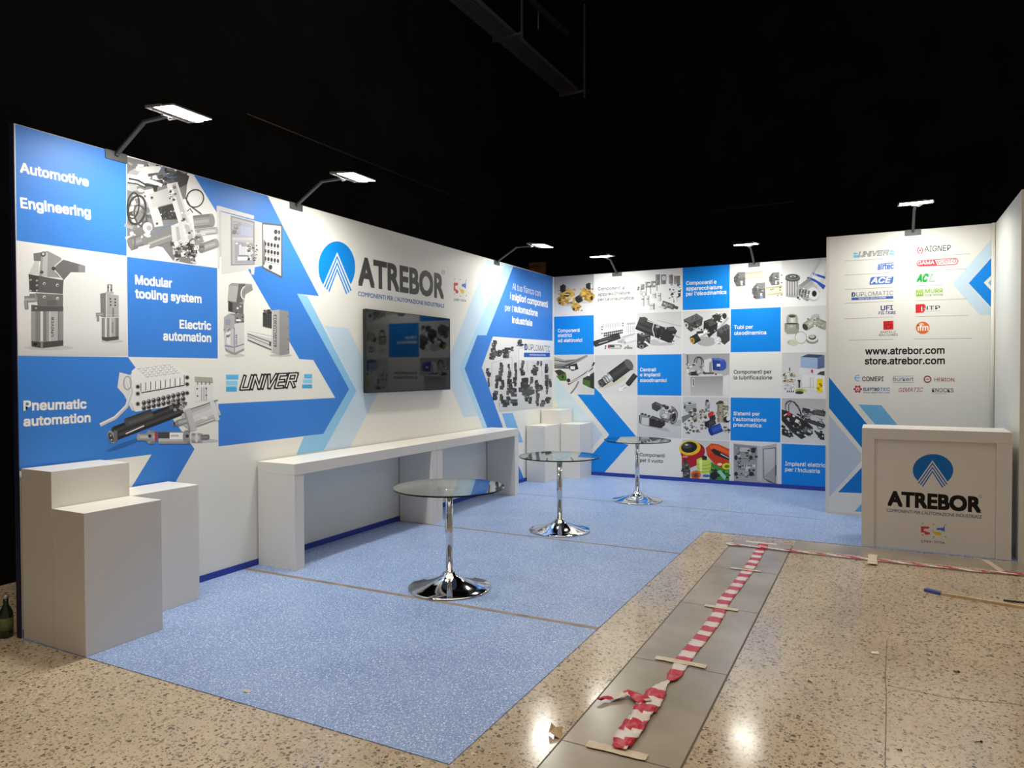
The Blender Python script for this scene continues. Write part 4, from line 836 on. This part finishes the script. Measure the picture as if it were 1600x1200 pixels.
logo('dark blue two line lettering', lambda P: (P.tx('UFI', 480, 626, 576, 621, 36, '3A4478', .03), P.tx('FILTERS', 462, 657, 598, 654, 23, '3A4478', .02, .15)))
def rast(P):
    P.pg('D83438', 500, 709, 580, 705, 580, 774, 501, 777); P.ring('8E1C20', 5, 541, 742, 30, 28); P.pg('8E1C20', 515, 735, 568, 733, 568, 741, 515, 743); P.rc('8E1C20', 538, 715, 544, 742); P.rc('8E1C20', 524, 745, 530, 765); P.rc('8E1C20', 552, 744, 558, 764)
    P.tx('RASTELLI', 480, 803, 598, 800, 16, '55585E', .004); P.tx('RACCORDI', 468, 826, 614, 823, 17, '55585E', .004)
logo('red square mark over grey lettering', rast)
logo('red bracket mark with grey thin lettering', lambda P: (P.ring('DA4A50', 8, 788, 157, 20, 24, 0, 100, 260), P.ring('DA4A50', 8, 788, 157, 20, 24, 0, -80, 80), P.el('DA4A50', 788, 156, 8), P.tx('AIGNEP', 822, 167, 1027, 158, 44, '4A4D54', .008)))
def gama(P):
    P.pg('DC3A48', 760, 258, 770, 236, 1060, 214, 1080, 220, 1088, 240, 1078, 262, 1060, 270, 780, 283, 764, 274); P.pg('F0EEEA', 905, 232, 1058, 221, 1076, 226, 1080, 242, 1072, 258, 1058, 263, 922, 270)
    P.tx('GAMA', 768, 270, 900, 262, 28, 'F2F0EC', .014); P.tx('VUOTO', 915, 262, 1070, 252, 28, 'DC3A48', .012); P.tx('VACUUM TECHNOLOGIES', 785, 297, 1065, 284, 9, 'A8A8AC')
logo('red rounded plate with white lettering', gama)
logo('green and outlined slanted lettering', lambda P: (P.tx('AC', 758, 405, 855, 401, 58, '1FA24A', .06, .3), P.tx('L', 856, 401, 904, 398, 56, '6AA47E', .02, .3), P.tx('L', 862, 397, 898, 394, 46, 'E4E4DE', -.01, .3)))
def murr(P):
    P.pg('8DBE3C', 755, 466, 815, 460, 815, 514, 757, 518)
    for k in range(3): P.rc('E4E4DE', 764+k*17, 484, 771+k*17, 500); P.rc('E4E4DE', 773+k*17, 466, 778+k*17, 478)
    P.tx('MURR', 826, 489, 967, 484, 30, '8DBE3C', .02); P.tx('ELEKTRONIK', 826, 513, 967, 509, 16, '7EA848', .012)
logo('lime green mark with lime lettering', murr)
logo('red block mark with dark wide lettering', lambda P: (P.pg('D83038', 753, 578, 818, 574, 832, 588, 832, 612, 815, 642, 753, 646), P.rc('F0EEEA', 798, 594, 806, 632), P.rc('F0EEEA', 806, 604, 832, 612), P.tx('HTP', 806, 623, 945, 617, 30, '4A4D54', .012), P.ln('8A8D92', 2, 835, 632, 945, 628)))
def ifm(P):
    P.el('E0702A', 809, 761, 54, 48, 0, 36); P.tx('ifm', 768, 784, 855, 782, 44, 'F4EEE6', .03); P.ring('F4EEE6', 5, 800, 740, 16, 12, 0, 180, 360); P.el('8E3A10', 773, 742, 8)
logo('orange round mark with white letters', ifm)
logo('dark lettering with light blue curl', lambda P: (P.ring('6FB4DC', 8, 302, 154, 22, 22, 0, 60, 300), P.ln('6FB4DC', 8, 282, 154, 318, 150), P.tx('COMEPI', 336, 178, 503, 178, 35, '32363C', .016)), Q_)
logo('grey blue lettering between thin lines', lambda P: (P.tx('burkert', 576, 178, 738, 178, 32, '7288A8', .012), P.ln('8C98A8', 3, 576, 141, 738, 138), P.ln('8C98A8', 3, 576, 187, 738, 188)), Q_)
logo('dark red ring mark with dark red lettering', lambda P: (P.ring('8E2A3C', 9, 846, 163, 26, 24), P.rc('8E2A3C', 832, 160, 860, 166), P.tx('HERION', 900, 179, 1054, 181, 27, '963648', .01), P.rc('963648', 1057, 178, 1061, 184)), Q_)
logo('red cog mark with blue lettering', lambda P: ([P.el('B83A48', 301+27*math.cos(k*1.047), 240+24*math.sin(k*1.047), 8) for k in range(6)], P.ring('B83A48', 9, 301, 240, 20, 19), P.tx('e', 293, 249, 309, 249, 18, 'B83A48', .02), P.tx('ELETTRO', 345, 254, 470, 254, 24, '2A4A8C', .03), P.tx('TEC', 474, 254, 553, 254, 24, '4A94CC', .02), P.tx('www.elettrotec.com', 345, 271, 550, 271, 10, '2A4A8C', .01)), Q_)
logo('dark red thin slanted lettering', lambda P: P.tx('GIMATIC', 620, 262, 812, 260, 32, 'A84A50', .004, .25), Q_)
logo('grey lettering over small red letters', lambda P: (P.tx('KNOCKS', 880, 263, 1050, 264, 30, '5A6478', .012), P.tx('FLUID POWER', 880, 277, 995, 278, 7, 'B06A6A')), Q_)
# ================================================================== THINGS
def keep(o, parent):
    o.parent = parent; o.matrix_parent_inverse = Matrix.Translation(-parent.location); return o
# ---- plinths
def plinth(x0, x1, y0, y1, h, label, grp):
    o = MB().box(0, x1-x0, 0, y1-y0, 0, h, 0.0025).build('display_plinth', WHITE); o.location = (x0, y0, Z0)
    return tag(o, label, 'plinth', grp)
Z0 = 0.0042
G1, G2 = 'stepped plinths at the near end of the left wall', 'stepped plinths in the far corner'
plinth(.014, .312, -7.572, -7.106, .995, 'tallest white plinth against the near end of the left wall', G1)
plinth(.316, .614, -7.572, -7.106, .787, 'white plinth nearest the camera, in front of the tallest near plinth', G1)
plinth(.014, .326, -7.100, -6.618, .787, 'white plinth between the near stepped plinths and the long counter', G1)
plinth(.016, .314, -.480, -.016, .985, 'tallest white plinth standing in the far corner', G2)
plinth(.016, .304, -.968, -.486, .787, 'lower white corner plinth standing against the left wall', G2)
plinth(.322, .622, -.470, -.016, .787, 'lower white corner plinth standing against the back wall', G2)
# ---- counters under the screen
def counter(y0, y1, label):
    t = thing('display_counter', label, 'counter', (0.012, y0, Z0), 0, 'white counters along the left wall')
    L = y1-y0; D = .400; hz = .835
    MB().box(0, D, 0.001, L-.001, hz-.088, hz, .0015).build('counter_top', WHITE, t)
    for a in (0.001, L-.101):
        MB().box(0, D-.002, a, a+.1, 0, hz-.0885, .0015).build('side_panel', WHITE, t)
    return t
counter(-5.815, -3.828, 'near white counter beneath the left half of the black screen')
counter(-3.826, -1.985, 'far white counter ending beside the corner plinths')
# ---- television
a = on_x(571.5, 483, .07); bq = on_x(703, 497, .07); cq = on_x(573, 614.5, .07)
ty0, ty1, tz0, tz1 = a.y, bq.y, cq.z, (a.z+bq.z)/2
tv = thing('television', 'large black flat television hung on the left wall above the counters', 'television', (0, (ty0+ty1)/2, tz0))
def tvp(x0, x1, y0, y1, z0, z1, n, m, bev=0.0): return keep(MB().box(x0, x1, y0, y1, z0, z1, bev).build(n, m), tv)
tvp(.03, .068, ty0+.002, ty1-.002, tz0+.002, tz1-.002, 'back_cover', BLACKP, .004)
tvp(.066, .0695, ty0+.007, ty1-.007, tz0+.014, tz1-.007, 'screen', SCREEN)
fr = MB(); fr.box(.064, .0715, ty0, ty1, tz0, tz0+.013); fr.box(.064, .0715, ty0, ty1, tz1-.006, tz1); fr.box(.064, .0715, ty0, ty0+.006, tz0, tz1); fr.box(.064, .0715, ty1-.006, ty1, tz0, tz1)
keep(fr.build('bezel', BLACKP), tv)
tvp(.0005, .032, (ty0+ty1)/2-.3, (ty0+ty1)/2+.3, tz0+.25, tz0+.6, 'wall_bracket', DGREY)
# ---- bistro tables
def table(loc, label):
    t = thing('bistro_table', label, 'table', loc, 0, 'round glass tables on the blue floor')
    b = MB(); b.lathe([(0, 0), (.292, 0), (.298, .004), (.298, .009), (.29, .0125), (.24, .021), (.18, .036), (.12, .057), (.075, .078), (.052, .096), (.044, .112), (.030, .116), (0, .116)], 72)
    b.build('base', CHROME, t)
    MB().lathe([(0, .116), (.0265, .116), (.0265, .706), (0, .706)], 36).build('column', CHROME, t)
    b = MB(); b.lathe([(0, .700), (.03, .700), (.036, .706), (.085, .712), (.085, .7165), (0, .7165)], 36).build('top_bracket', CHROME, t)
    g = MB(); R = .396; z0, z1 = .717, .728; n = 96
    lo = [g.bm.verts.new((R*math.cos(2*math.pi*k/n), R*math.sin(2*math.pi*k/n), z0)) for k in range(n)]
    hi = [g.bm.verts.new((v.co.x, v.co.y, z1)) for v in lo]
    g.bm.faces.new(hi).material_index = 0; g.bm.faces.new(lo[::-1]).material_index = 0
    for k in range(n):
        f = g.bm.faces.new([lo[k], lo[(k+1) % n], hi[(k+1) % n], hi[k]]); f.material_index = 1
    g.build('glass_top', [GLASS, GEDGE], t)
    return t
tb = table((1.71, -5.62, Z0), 'round glass table on chrome foot nearest the camera')
dup(tb, (1.68, -3.59, Z0), .4, 'middle of the three glass tables, in front of the far counter end')
dup(tb, (1.868, -1.71, Z0), .9, 'farthest glass table, in front of the back wall arrow')
# ---- floodlights
def floodlight(loc, rz, label, tilt=-.11, head=0.66):
    t = thing('floodlight', label, 'lamp', loc, rz, 'clamped floodlights along the wall tops')
    b = MB(); b.box(.0025, .0065, -.074, .074, -.056, .004); b.box(-.05, .0065, -.074, .074, .0005, .004); b.box(-.05, -.0465, -.074, .074, -.04, .004)
    b.build('clamp_plate', GREY, t)
    b = MB(); b.tube([(.012, 0, -.022), (.02, 0, -.008), (.297, 0, .152)], .0125, flat=True, ry=.007); b.tube([(.285, 0, .150), (.50, 0, .147)], .0125, flat=True, ry=.007)
    b.build('arm', GREY, t)
    R = Matrix.Translation((head, 0, .142)) @ Matrix.Rotation(-tilt, 4, 'Y')
    def add(mb, n, m): mb.bm.transform(R); return mb.build(n, m, t)
    w, l = .092, .138
    b = MB(); b.box(-w-.055, -w-.048, -l-.012, l+.012, -.008, .008); b.box(-w-.055, .0, -l-.012, -l-.008, -.008, .008); b.box(-w-.055, .0, l+.008, l+.012, -.008, .008); b.box(-w-.075, -w-.048, -.03, .03, -.014, .010)
    brk = add(b, 'bracket', ALU)
    b = MB()
    b.box(-w, w, -l, l, .003, .007)
    b.box(-w, -w+.004, -l, l, -.003, .006); b.box(w-.004, w, -l, l, -.003, .006); b.box(-w, w, -l, -l+.004, -.003, .006); b.box(-w, w, l-.004, l, -.003, .006)
    hsg = add(b, 'housing', ALU)
    b = MB(); b.box(-w+.05, w-.05, -l+.05, l-.05, .0072, .012)
    for k in range(6): b.box(-w+.055, w-.055, -l+.06+k*.03, -l+.064+k*.03, .012, .02)
    add(b, 'heat_sink', BLACKP).parent = hsg
    b = MB(); b.box(-w+.0042, w-.0042, -l+.0042, l-.0042, -.004, .0028); add(b, 'led_panel', LED).parent = hsg
    la = bpy.data.lights.new('led_beam', 'AREA'); la.shape = 'RECTANGLE'; la.size = 2*w-.02; la.size_y = 2*l-.02; la.energy = BEAM_W; la.color = LED_COLOR; la.spread = math.radians(156)
    lo = link(bpy.data.objects.new('led_beam', la)); lo.parent = t; lo.matrix_local = R @ Matrix.Translation((0, 0, -.006))
    b = MB(); b.tube([(-.03, .06, .02), (-.10, .085, .03), (-.16, .07, -.005), (-.17, .03, -.022), (-.15, .0, -.012)], .004, 8); add(b, 'cable', ALU).parent = brk
    return t
lm = floodlight((0, -6.962, H), 0, 'floodlight above the robot tooling picture, nearest the camera')
dup(lm, (0, -5.358, H), 0, 'floodlight above the left wall between switch cabinet picture and round blue mark')
dup(lm, (0, -1.80, H), 0, 'floodlight on the left wall near the far corner')
def dimmed(root, f):
    for ch in root.children:
        if ch.type == 'LIGHT': ch.data = ch.data.copy(); ch.data.energy *= f
dimmed(dup(lm, (1.022, 0, H), -math.pi/2, 'floodlight on the back wall near the corner, above the second square'), .72)
dimmed(dup(lm, (2.942, 0, H), -math.pi/2, 'floodlight on the back wall above the cream valve picture'), .78)
dimmed(dup(lm, (4.735, -1.503, H), -math.pi/2, 'floodlight above the logo panel on the right'), .68)
# ---- reception desk
X0, X1, YF, YB, ZT = 4.305, 5.398, -2.94, -2.46, 1.048
desk = thing('reception_desk', 'white reception desk with round blue mark, in front of the logo panel', 'desk', ((X0+X1)/2, (YF+YB)/2, 0.0))
def dp(n, m, *boxes):
    b = MB()
    for bx in boxes: b.box(*bx, .0015)
    return keep(b.build(n, m), desk)
ZB = .0045
dp('desk_top', WHITE, (X0, X1, YF, YB, .955, ZT))
dp('side_panel', WHITE, (X0, X0+.099, YF, YB, ZB, .9545)); dp('side_panel', WHITE, (X1-.107, X1, YF, YB, ZB, .9545))
dp('front_panel', WHITE, (X0+.0995, X1-.1075, YF+.016, YF+.034, ZB, .9545))
Qc = (1320, 640, 4.6143); DKW = 'E2DFD8'
def dprint(n, fn, label=None):
    P = Print('y', YF+.016, 2).crop(*Qc); fn(P); o = P.build(n, None, label); keep(o, desk)
dprint('round_mark', lambda P: mark(P, 636, 437, 146, 116, '0A6EC0', DKW, (632, 366), 88, (520, 524), (564, 556), (748, 530), (704, 565)), 'round blue mark with striped peak')
dprint('lettering', lambda P: (P.tx('ATREBOR', 306, 690, 986, 742, 100, '0E0E0E', .052, 0, 'plain'), P.ring('777777', 3, 976, 626, 10, 10, n=12), P.tx("COMPONENTI PER L'AUTOMAZIONE INDUSTRIALE", 302, 736, 988, 786, 22, '24365A', .006, 0, 'plain')), 'black lettering')
dprint('anniversary_logo', lambda P: (anniversary(P, 549, 816, 171, 118, (.07,)), P.tx('1989-2024', 550, 957, 719, 967, 16, '30343C', .008)), 'red yellow and blue number mark')
# ---- barrier tapes
RED = mat('red_tape_film', 'BE2B3E', 0.3); TWH = mat('white_tape_film', 'DDD4CC', 0.3)
V_ = lambda x, y: (900+x/3.1575, 820+y/3.1575)
W_ = lambda x, y: (1100+x/3.158, 820+y/3.158)
def ribbon(mb, pts, widths, stripe, seed, z=0.004, lift=0.004, slant=0.0, phase=0):
    r = random.Random(seed); P = [on_z(*p) for p in pts]; L = [0]
    for a, b in zip(P, P[1:]): L.append(L[-1]+(b-a).length)
    n = max(2, int(L[-1]/.018)); rows = []
    for i in range(n+1):
        s = L[-1]*i/n; k = 0
        while k < len(L)-2 and L[k+1] < s: k += 1
        f = (s-L[k])/max(1e-6, L[k+1]-L[k]); p = P[k].lerp(P[k+1], f); w = widths[k]+(widths[k+1]-widths[k])*f
        d0 = (P[k+1]-P[k]).normalized(); kk = k+1 if f > .5 else k-1
        if 0 <= kk < len(P)-1: d0 = (d0*(1-abs(f-.5)) + (P[kk+1]-P[kk]).normalized()*abs(f-.5)).normalized()
        sd = Vector((-d0.y, d0.x, 0)); row = []
        for j in range(5):
            t = j/4-.5; ww = w*(1+.06*r.uniform(-1, 1))
            row.append((p+sd*t*ww+Vector((0, 0, z-p.z+lift*(r.random()+.5*math.sin(s*40+j)**2))), s+slant*t*w))
        rows.append(row)
    vs = [[mb.bm.verts.new(q[0]) for q in row] for row in rows]
    for i in range(n):
        for j in range(4):
            f = mb.bm.faces.new([vs[i][j], vs[i+1][j], vs[i+1][j+1], vs[i][j+1]]); f.smooth = True
            s = (rows[i][j][1]+rows[i+1][j+1][1])/2
            f.material_index = int(math.floor(s/stripe+phase)) % 2
def solid(o, th=.0004):
    m = o.modifiers.new('thickness', 'SOLIDIFY'); m.thickness = th; m.offset = 1; return o
b = MB()
ribbon(b, [V_(925, 97), V_(890, 160), V_(845, 232), V_(795, 300), V_(732, 378), V_(695, 455), V_(655, 515), V_(605, 578), V_(568, 620), V_(525, 678), V_(505, 715), V_(488, 748)], [.082]*10+[.07, .075], .088, 1)
ribbon(b, [V_(488, 748), V_(470, 772), V_(455, 785), V_(425, 800), V_(395, 838), V_(360, 900), V_(345, 930)], [.075, .05, .012, .05, .095, .1, .09], .1, 2, .006, .008)
ribbon(b, [V_(352, 900), V_(318, 960), V_(280, 1015), V_(245, 1060), V_(215, 1122)], [.1, .085, .1, .1, .06], .085, 3, .008, .012, .4)
ribbon(b, [V_(345, 890), V_(300, 862), V_(260, 848), V_(190, 865), V_(105, 882)], [.085, .075, .05, .045, .012], .11, 4, .010, .012, .9)
tag(solid(b.build('barrier_tape', [RED, TWH])), 'long flat red and white barrier tape along the concrete lane, crumpled at its near end', 'tape')
b = MB()
ribbon(b, [W_(125, 102), W_(240, 113), W_(310, 122), W_(440, 136), W_(570, 150), W_(700, 164), W_(830, 178), W_(960, 192), W_(1080, 206), W_(1220, 220), W_(1350, 236), W_(1480, 243), W_(1600, 256)], [.07, .045, .05, .055, .042, .058, .044, .058, .044, .058, .046, .058, .044], .115, 7, .0112, .004, 2.4)
tag(solid(b.build('barrier_tape', [RED, TWH])), 'narrow twisted red and white barrier tape running in front of the reception desk', 'tape')
# ---- masking tape strips
def strip(p0, p1, w, label, z=.0024, m=MASK):
    a, c = on_z(*p0), on_z(*p1); d = (c-a).normalized(); s = Vector((-d.y, d.x, 0))*w/2; r = random.Random(int(p0[0])); b = MB(); L = (c-a).length; n = 10; top = []; bot = []
    for k in range(n+1):
        q = a+d*L*k/n; top.append((q+s*(1+.12*r.uniform(-1, 1)))[:2]); bot.append((q-s*(1+.12*r.uniform(-1, 1)))[:2])
    b.prism(top+bot[::-1], z-.0006, z)
    o = b.build('masking_tape_strip', m); return tag(o, label, 'tape strip', 'masking tape strips on the concrete')
ZS = .0088
strip(V_(838, 82), V_(990, 98), .05, 'masking tape strip at the far end of the long barrier tape')
strip(V_(763, 217), V_(912, 235), .032, 'masking tape strip second from the far end of the long tape', ZS)
strip(V_(635, 402), V_(800, 428), .042, 'masking tape strip across the middle of the long barrier tape', ZS)
strip(V_(392, 660), V_(643, 707), .048, 'wide masking tape strip just above the crumpled part of the long tape', ZS)
strip(V_(56, 1087), V_(350, 1158), .05, 'masking tape strip at the crumpled near end of the long tape', ZS)
strip(W_(115, 102), W_(150, 100), .075, 'short masking tape patch at the left end of the narrow tape', ZS+.0062)
strip(W_(832, 154), W_(831, 202), .07, 'masking tape strip crossing the narrow tape in front of the desk', ZS+.0072)
strip(W_(1385, 174), W_(1478, 236), .05, 'pinkish masking tape strip running from the desk foot to the narrow tape', .003)
# ---- laths on the floor at right
def bar(p0, p1, w, h, name, m, label=None, cat=None, z=0.0, parent=None):
    a, c = on_z(*p0), on_z(*p1); d = (c-a).normalized(); s = Vector((-d.y, d.x, 0))*w/2; b = MB()
    b.prism([(a-s)[:2], (c-s)[:2], (c+s)[:2], (a+s)[:2]], z, z+h); o = b.build(name, m, parent)
    return tag(o, label, cat) if label else o
PURP = mat('blue_purple_wrap', '46549C', 0.5)
t = thing('wooden_lath', 'pale wooden lath with a blue wrapped end lying on the floor at right', 'lath', on_z(*W_(1168, 346)))
keep(bar(W_(1168, 346), (1640, 958), .022, .018, 'shaft', PINE), t); keep(bar(W_(1092, 327), W_(1169, 346), .04, .02, 'wrapped_end', PURP), t)
bar(W_(1478, 376), (1640, 947), .012, .01, 'metal_rod', DGREY, 'thin dark rod lying behind the wooden lath', 'rod')
# ---- bottle behind the wall end
GB = mat('dark_bottle_glass', '1C2A1C', 0.12, spec=0.6); LABELM = add_noise(mat('yellow_green_paper', '6A7844', 0.6), '4E5C34', '80864E', 30)
bt = thing('glass_bottle', 'dark glass bottle on the floor beside the near end of the left wall', 'bottle', (-.115, -7.60, 0))
MB().lathe([(0, 0), (.034, 0), (.036, .006), (.036, .135), (.031, .155), (.016, .185), (.0135, .195), (.0135, .226), (0, .226)], 32).build('body', GB, bt)
MB().lathe([(.0364, .045), (.0368, .046), (.0368, .115), (.0364, .116)], 32).build('paper_label', LABELM, bt)
MB().lathe([(0, .2265), (.0155, .2265), (.0155, .243), (.014, .247), (0, .247)], 24).build('cap', ALU, bt)
# ---- litter
PAPER = mat('torn_paper', 'CFC7B4', 0.7); DBIT = mat('dark_litter', '2A241E', 0.6)
def scrap(px, size, label, m=PAPER, seed=0, cat='scrap', lift=.012, z=0.0022):
    r = random.Random(seed); c = on_z(*px); b = MB(); n = 7
    ctr = b.bm.verts.new((0, 0, lift*.6)); ring = []
    for k in range(n):
        a = 2*math.pi*k/n; q = size*r.uniform(.45, 1); ring.append(b.bm.verts.new((q*math.cos(a), q*math.sin(a)*.7, .0004+lift*r.random()*(k % 2))))
    for k in range(n): b.bm.faces.new([ctr, ring[k], ring[(k+1) % n]])
    o = solid(b.build('paper_scrap' if m is PAPER else 'litter_bit', m), .0006); o.location = (c.x, c.y, z); return tag(o, label, cat)
scrap((868, 1148), .055, 'yellowed torn paper on the floor near the bottom edge', mat('yellowed_paper', 'C8B48A', 0.7), 3, 'paper', .05)
scrap((387, 1082), .028, 'small pale scrap lying on the blue vinyl near its front edge', PAPER, 4, z=.0048)
scrap((1367, 1021), .026, 'white scrap in the middle of the terrazzo at right', mat('white_scrap', 235, 0.6), 5)
scrap((1450, 1023), .022, 'whitish scrap right of the white scrap on the terrazzo', PAPER, 6)
scrap((1193, 1040), .016, 'tiny white scrap beside the concrete lane', PAPER, 7)
scrap((1496, 1051), .022, 'small dark bit of litter under the wooden lath', DBIT, 8)
scrap((1406, 1173), .014, 'dark splinter on the floor near the bottom right', DBIT, 9, lift=.006)
scrap((1265, 1065), .02, 'beige chip on the terrazzo right of the lamp glare', PAPER, 10)
c0 = on_z(*W_(1335, 1077)); c1 = on_z(*W_(1372, 1075)); sc = MB(); d = (c1-c0)
sc.tube([(0, 0, .004), (d.x*.85, d.y*.85, .004)], .002, 8); sc.tube([(d.x*.85, d.y*.85, .004), (d.x, d.y, .004)], .0048, 10)
o = sc.build('screw', DGREY); o.location = (c0.x, c0.y, .001); tag(o, 'dark screw lying on the terrazzo at bottom right', 'screw')
# ---- hall fittings in the dark
e0 = on_y(890, 146, 2.7); e1 = on_z(722, 0, e0.z); dr = (e1-e0); Lt = dr.length+1.5; ang = math.atan2(dr.y, dr.x)
tr = thing('cable_tray', 'long perforated cable tray hanging high under the dark ceiling', 'cable tray', e0, ang)
b = MB(); wd = .17
for y in (-wd, wd-.012): b.box(0, Lt, y, y+.012, 0, .07)
b.build('side_rail', TRAY, tr)
b = MB()
for k in range(int(Lt/.055)): b.box(k*.055, k*.055+.034, -wd+.012, wd-.012, 0, .004)
for y in (-.09, -.03, .03, .09): b.box(0, Lt, y-.008, y+.008, -.003, .001)
b.build('perforated_base', TRAY, tr)
for s in (0.02, 2.6, 4.9):
    b = MB(); b.box(s, s+.04, -wd-.03, wd+.17, -.05, -.004); b.box(s+.005, s+.035, wd+.14, wd+.165, -.16, 1.6); b.box(s+.01, s+.03, -wd-.03, -wd-.01, -.05, .25); b.build('support_bracket', TRAY, tr)
r0 = on_y(887, 54, 1.2); r1 = on_z(830, 0, r0.z)
b = MB(); b.tube([r0, r0+(r1-r0)*2.2], .03, flat=True); rl = b.build('ceiling_rail', DGREY); tag(rl, 'thin dark rail under the ceiling beside the cable tray', 'rail')
hz = on_y(841, 46, .2); b = MB(); b.tube([hz, hz+Vector((0, 0, .32))], .012, 8); tag(b.build('hanger_rod', TRAY), 'short hanging rod beneath the thin ceiling rail', 'rod')
COND = mat('dark_conduit', 46, 0.5)
b = MB(); b.tube([on_x(385, 178, -1.235), on_x(520, 232, -1.235), on_x(780, 335, -1.235)], .008, 8); tag(b.build('wall_conduit', COND), 'faint thin conduit along the dark hall wall above the left wall', 'conduit')
b = MB(); b.tube([on_y(955, 347, 3.085), on_y(1150, 325, 3.085), on_y(1240, 315, 3.085)], .006, 8); tag(b.build('wall_conduit', COND), 'faint thin conduit on the dark hall wall above the back wall', 'conduit')
# timber panel standing behind the far corner
wa, wc = on_y(826, 411, .8), on_y(851, 425, .8)
t = thing('timber_frame', 'brown timber frame standing behind the far end of the left wall', 'timber frame', (wa.x, .8, 0))
keep(MB().box(wa.x, wc.x-.12, .82, .84, 0, wa.z-.05).build('board', WOOD), t)
keep(MB().box(wc.x-.12, wc.x, .80, .86, 0, wa.z).build('post', WOOD), t); keep(MB().box(wa.x, wc.x-.12, .80, .86, wa.z-.05, wa.z).build('rail', WOOD), t)
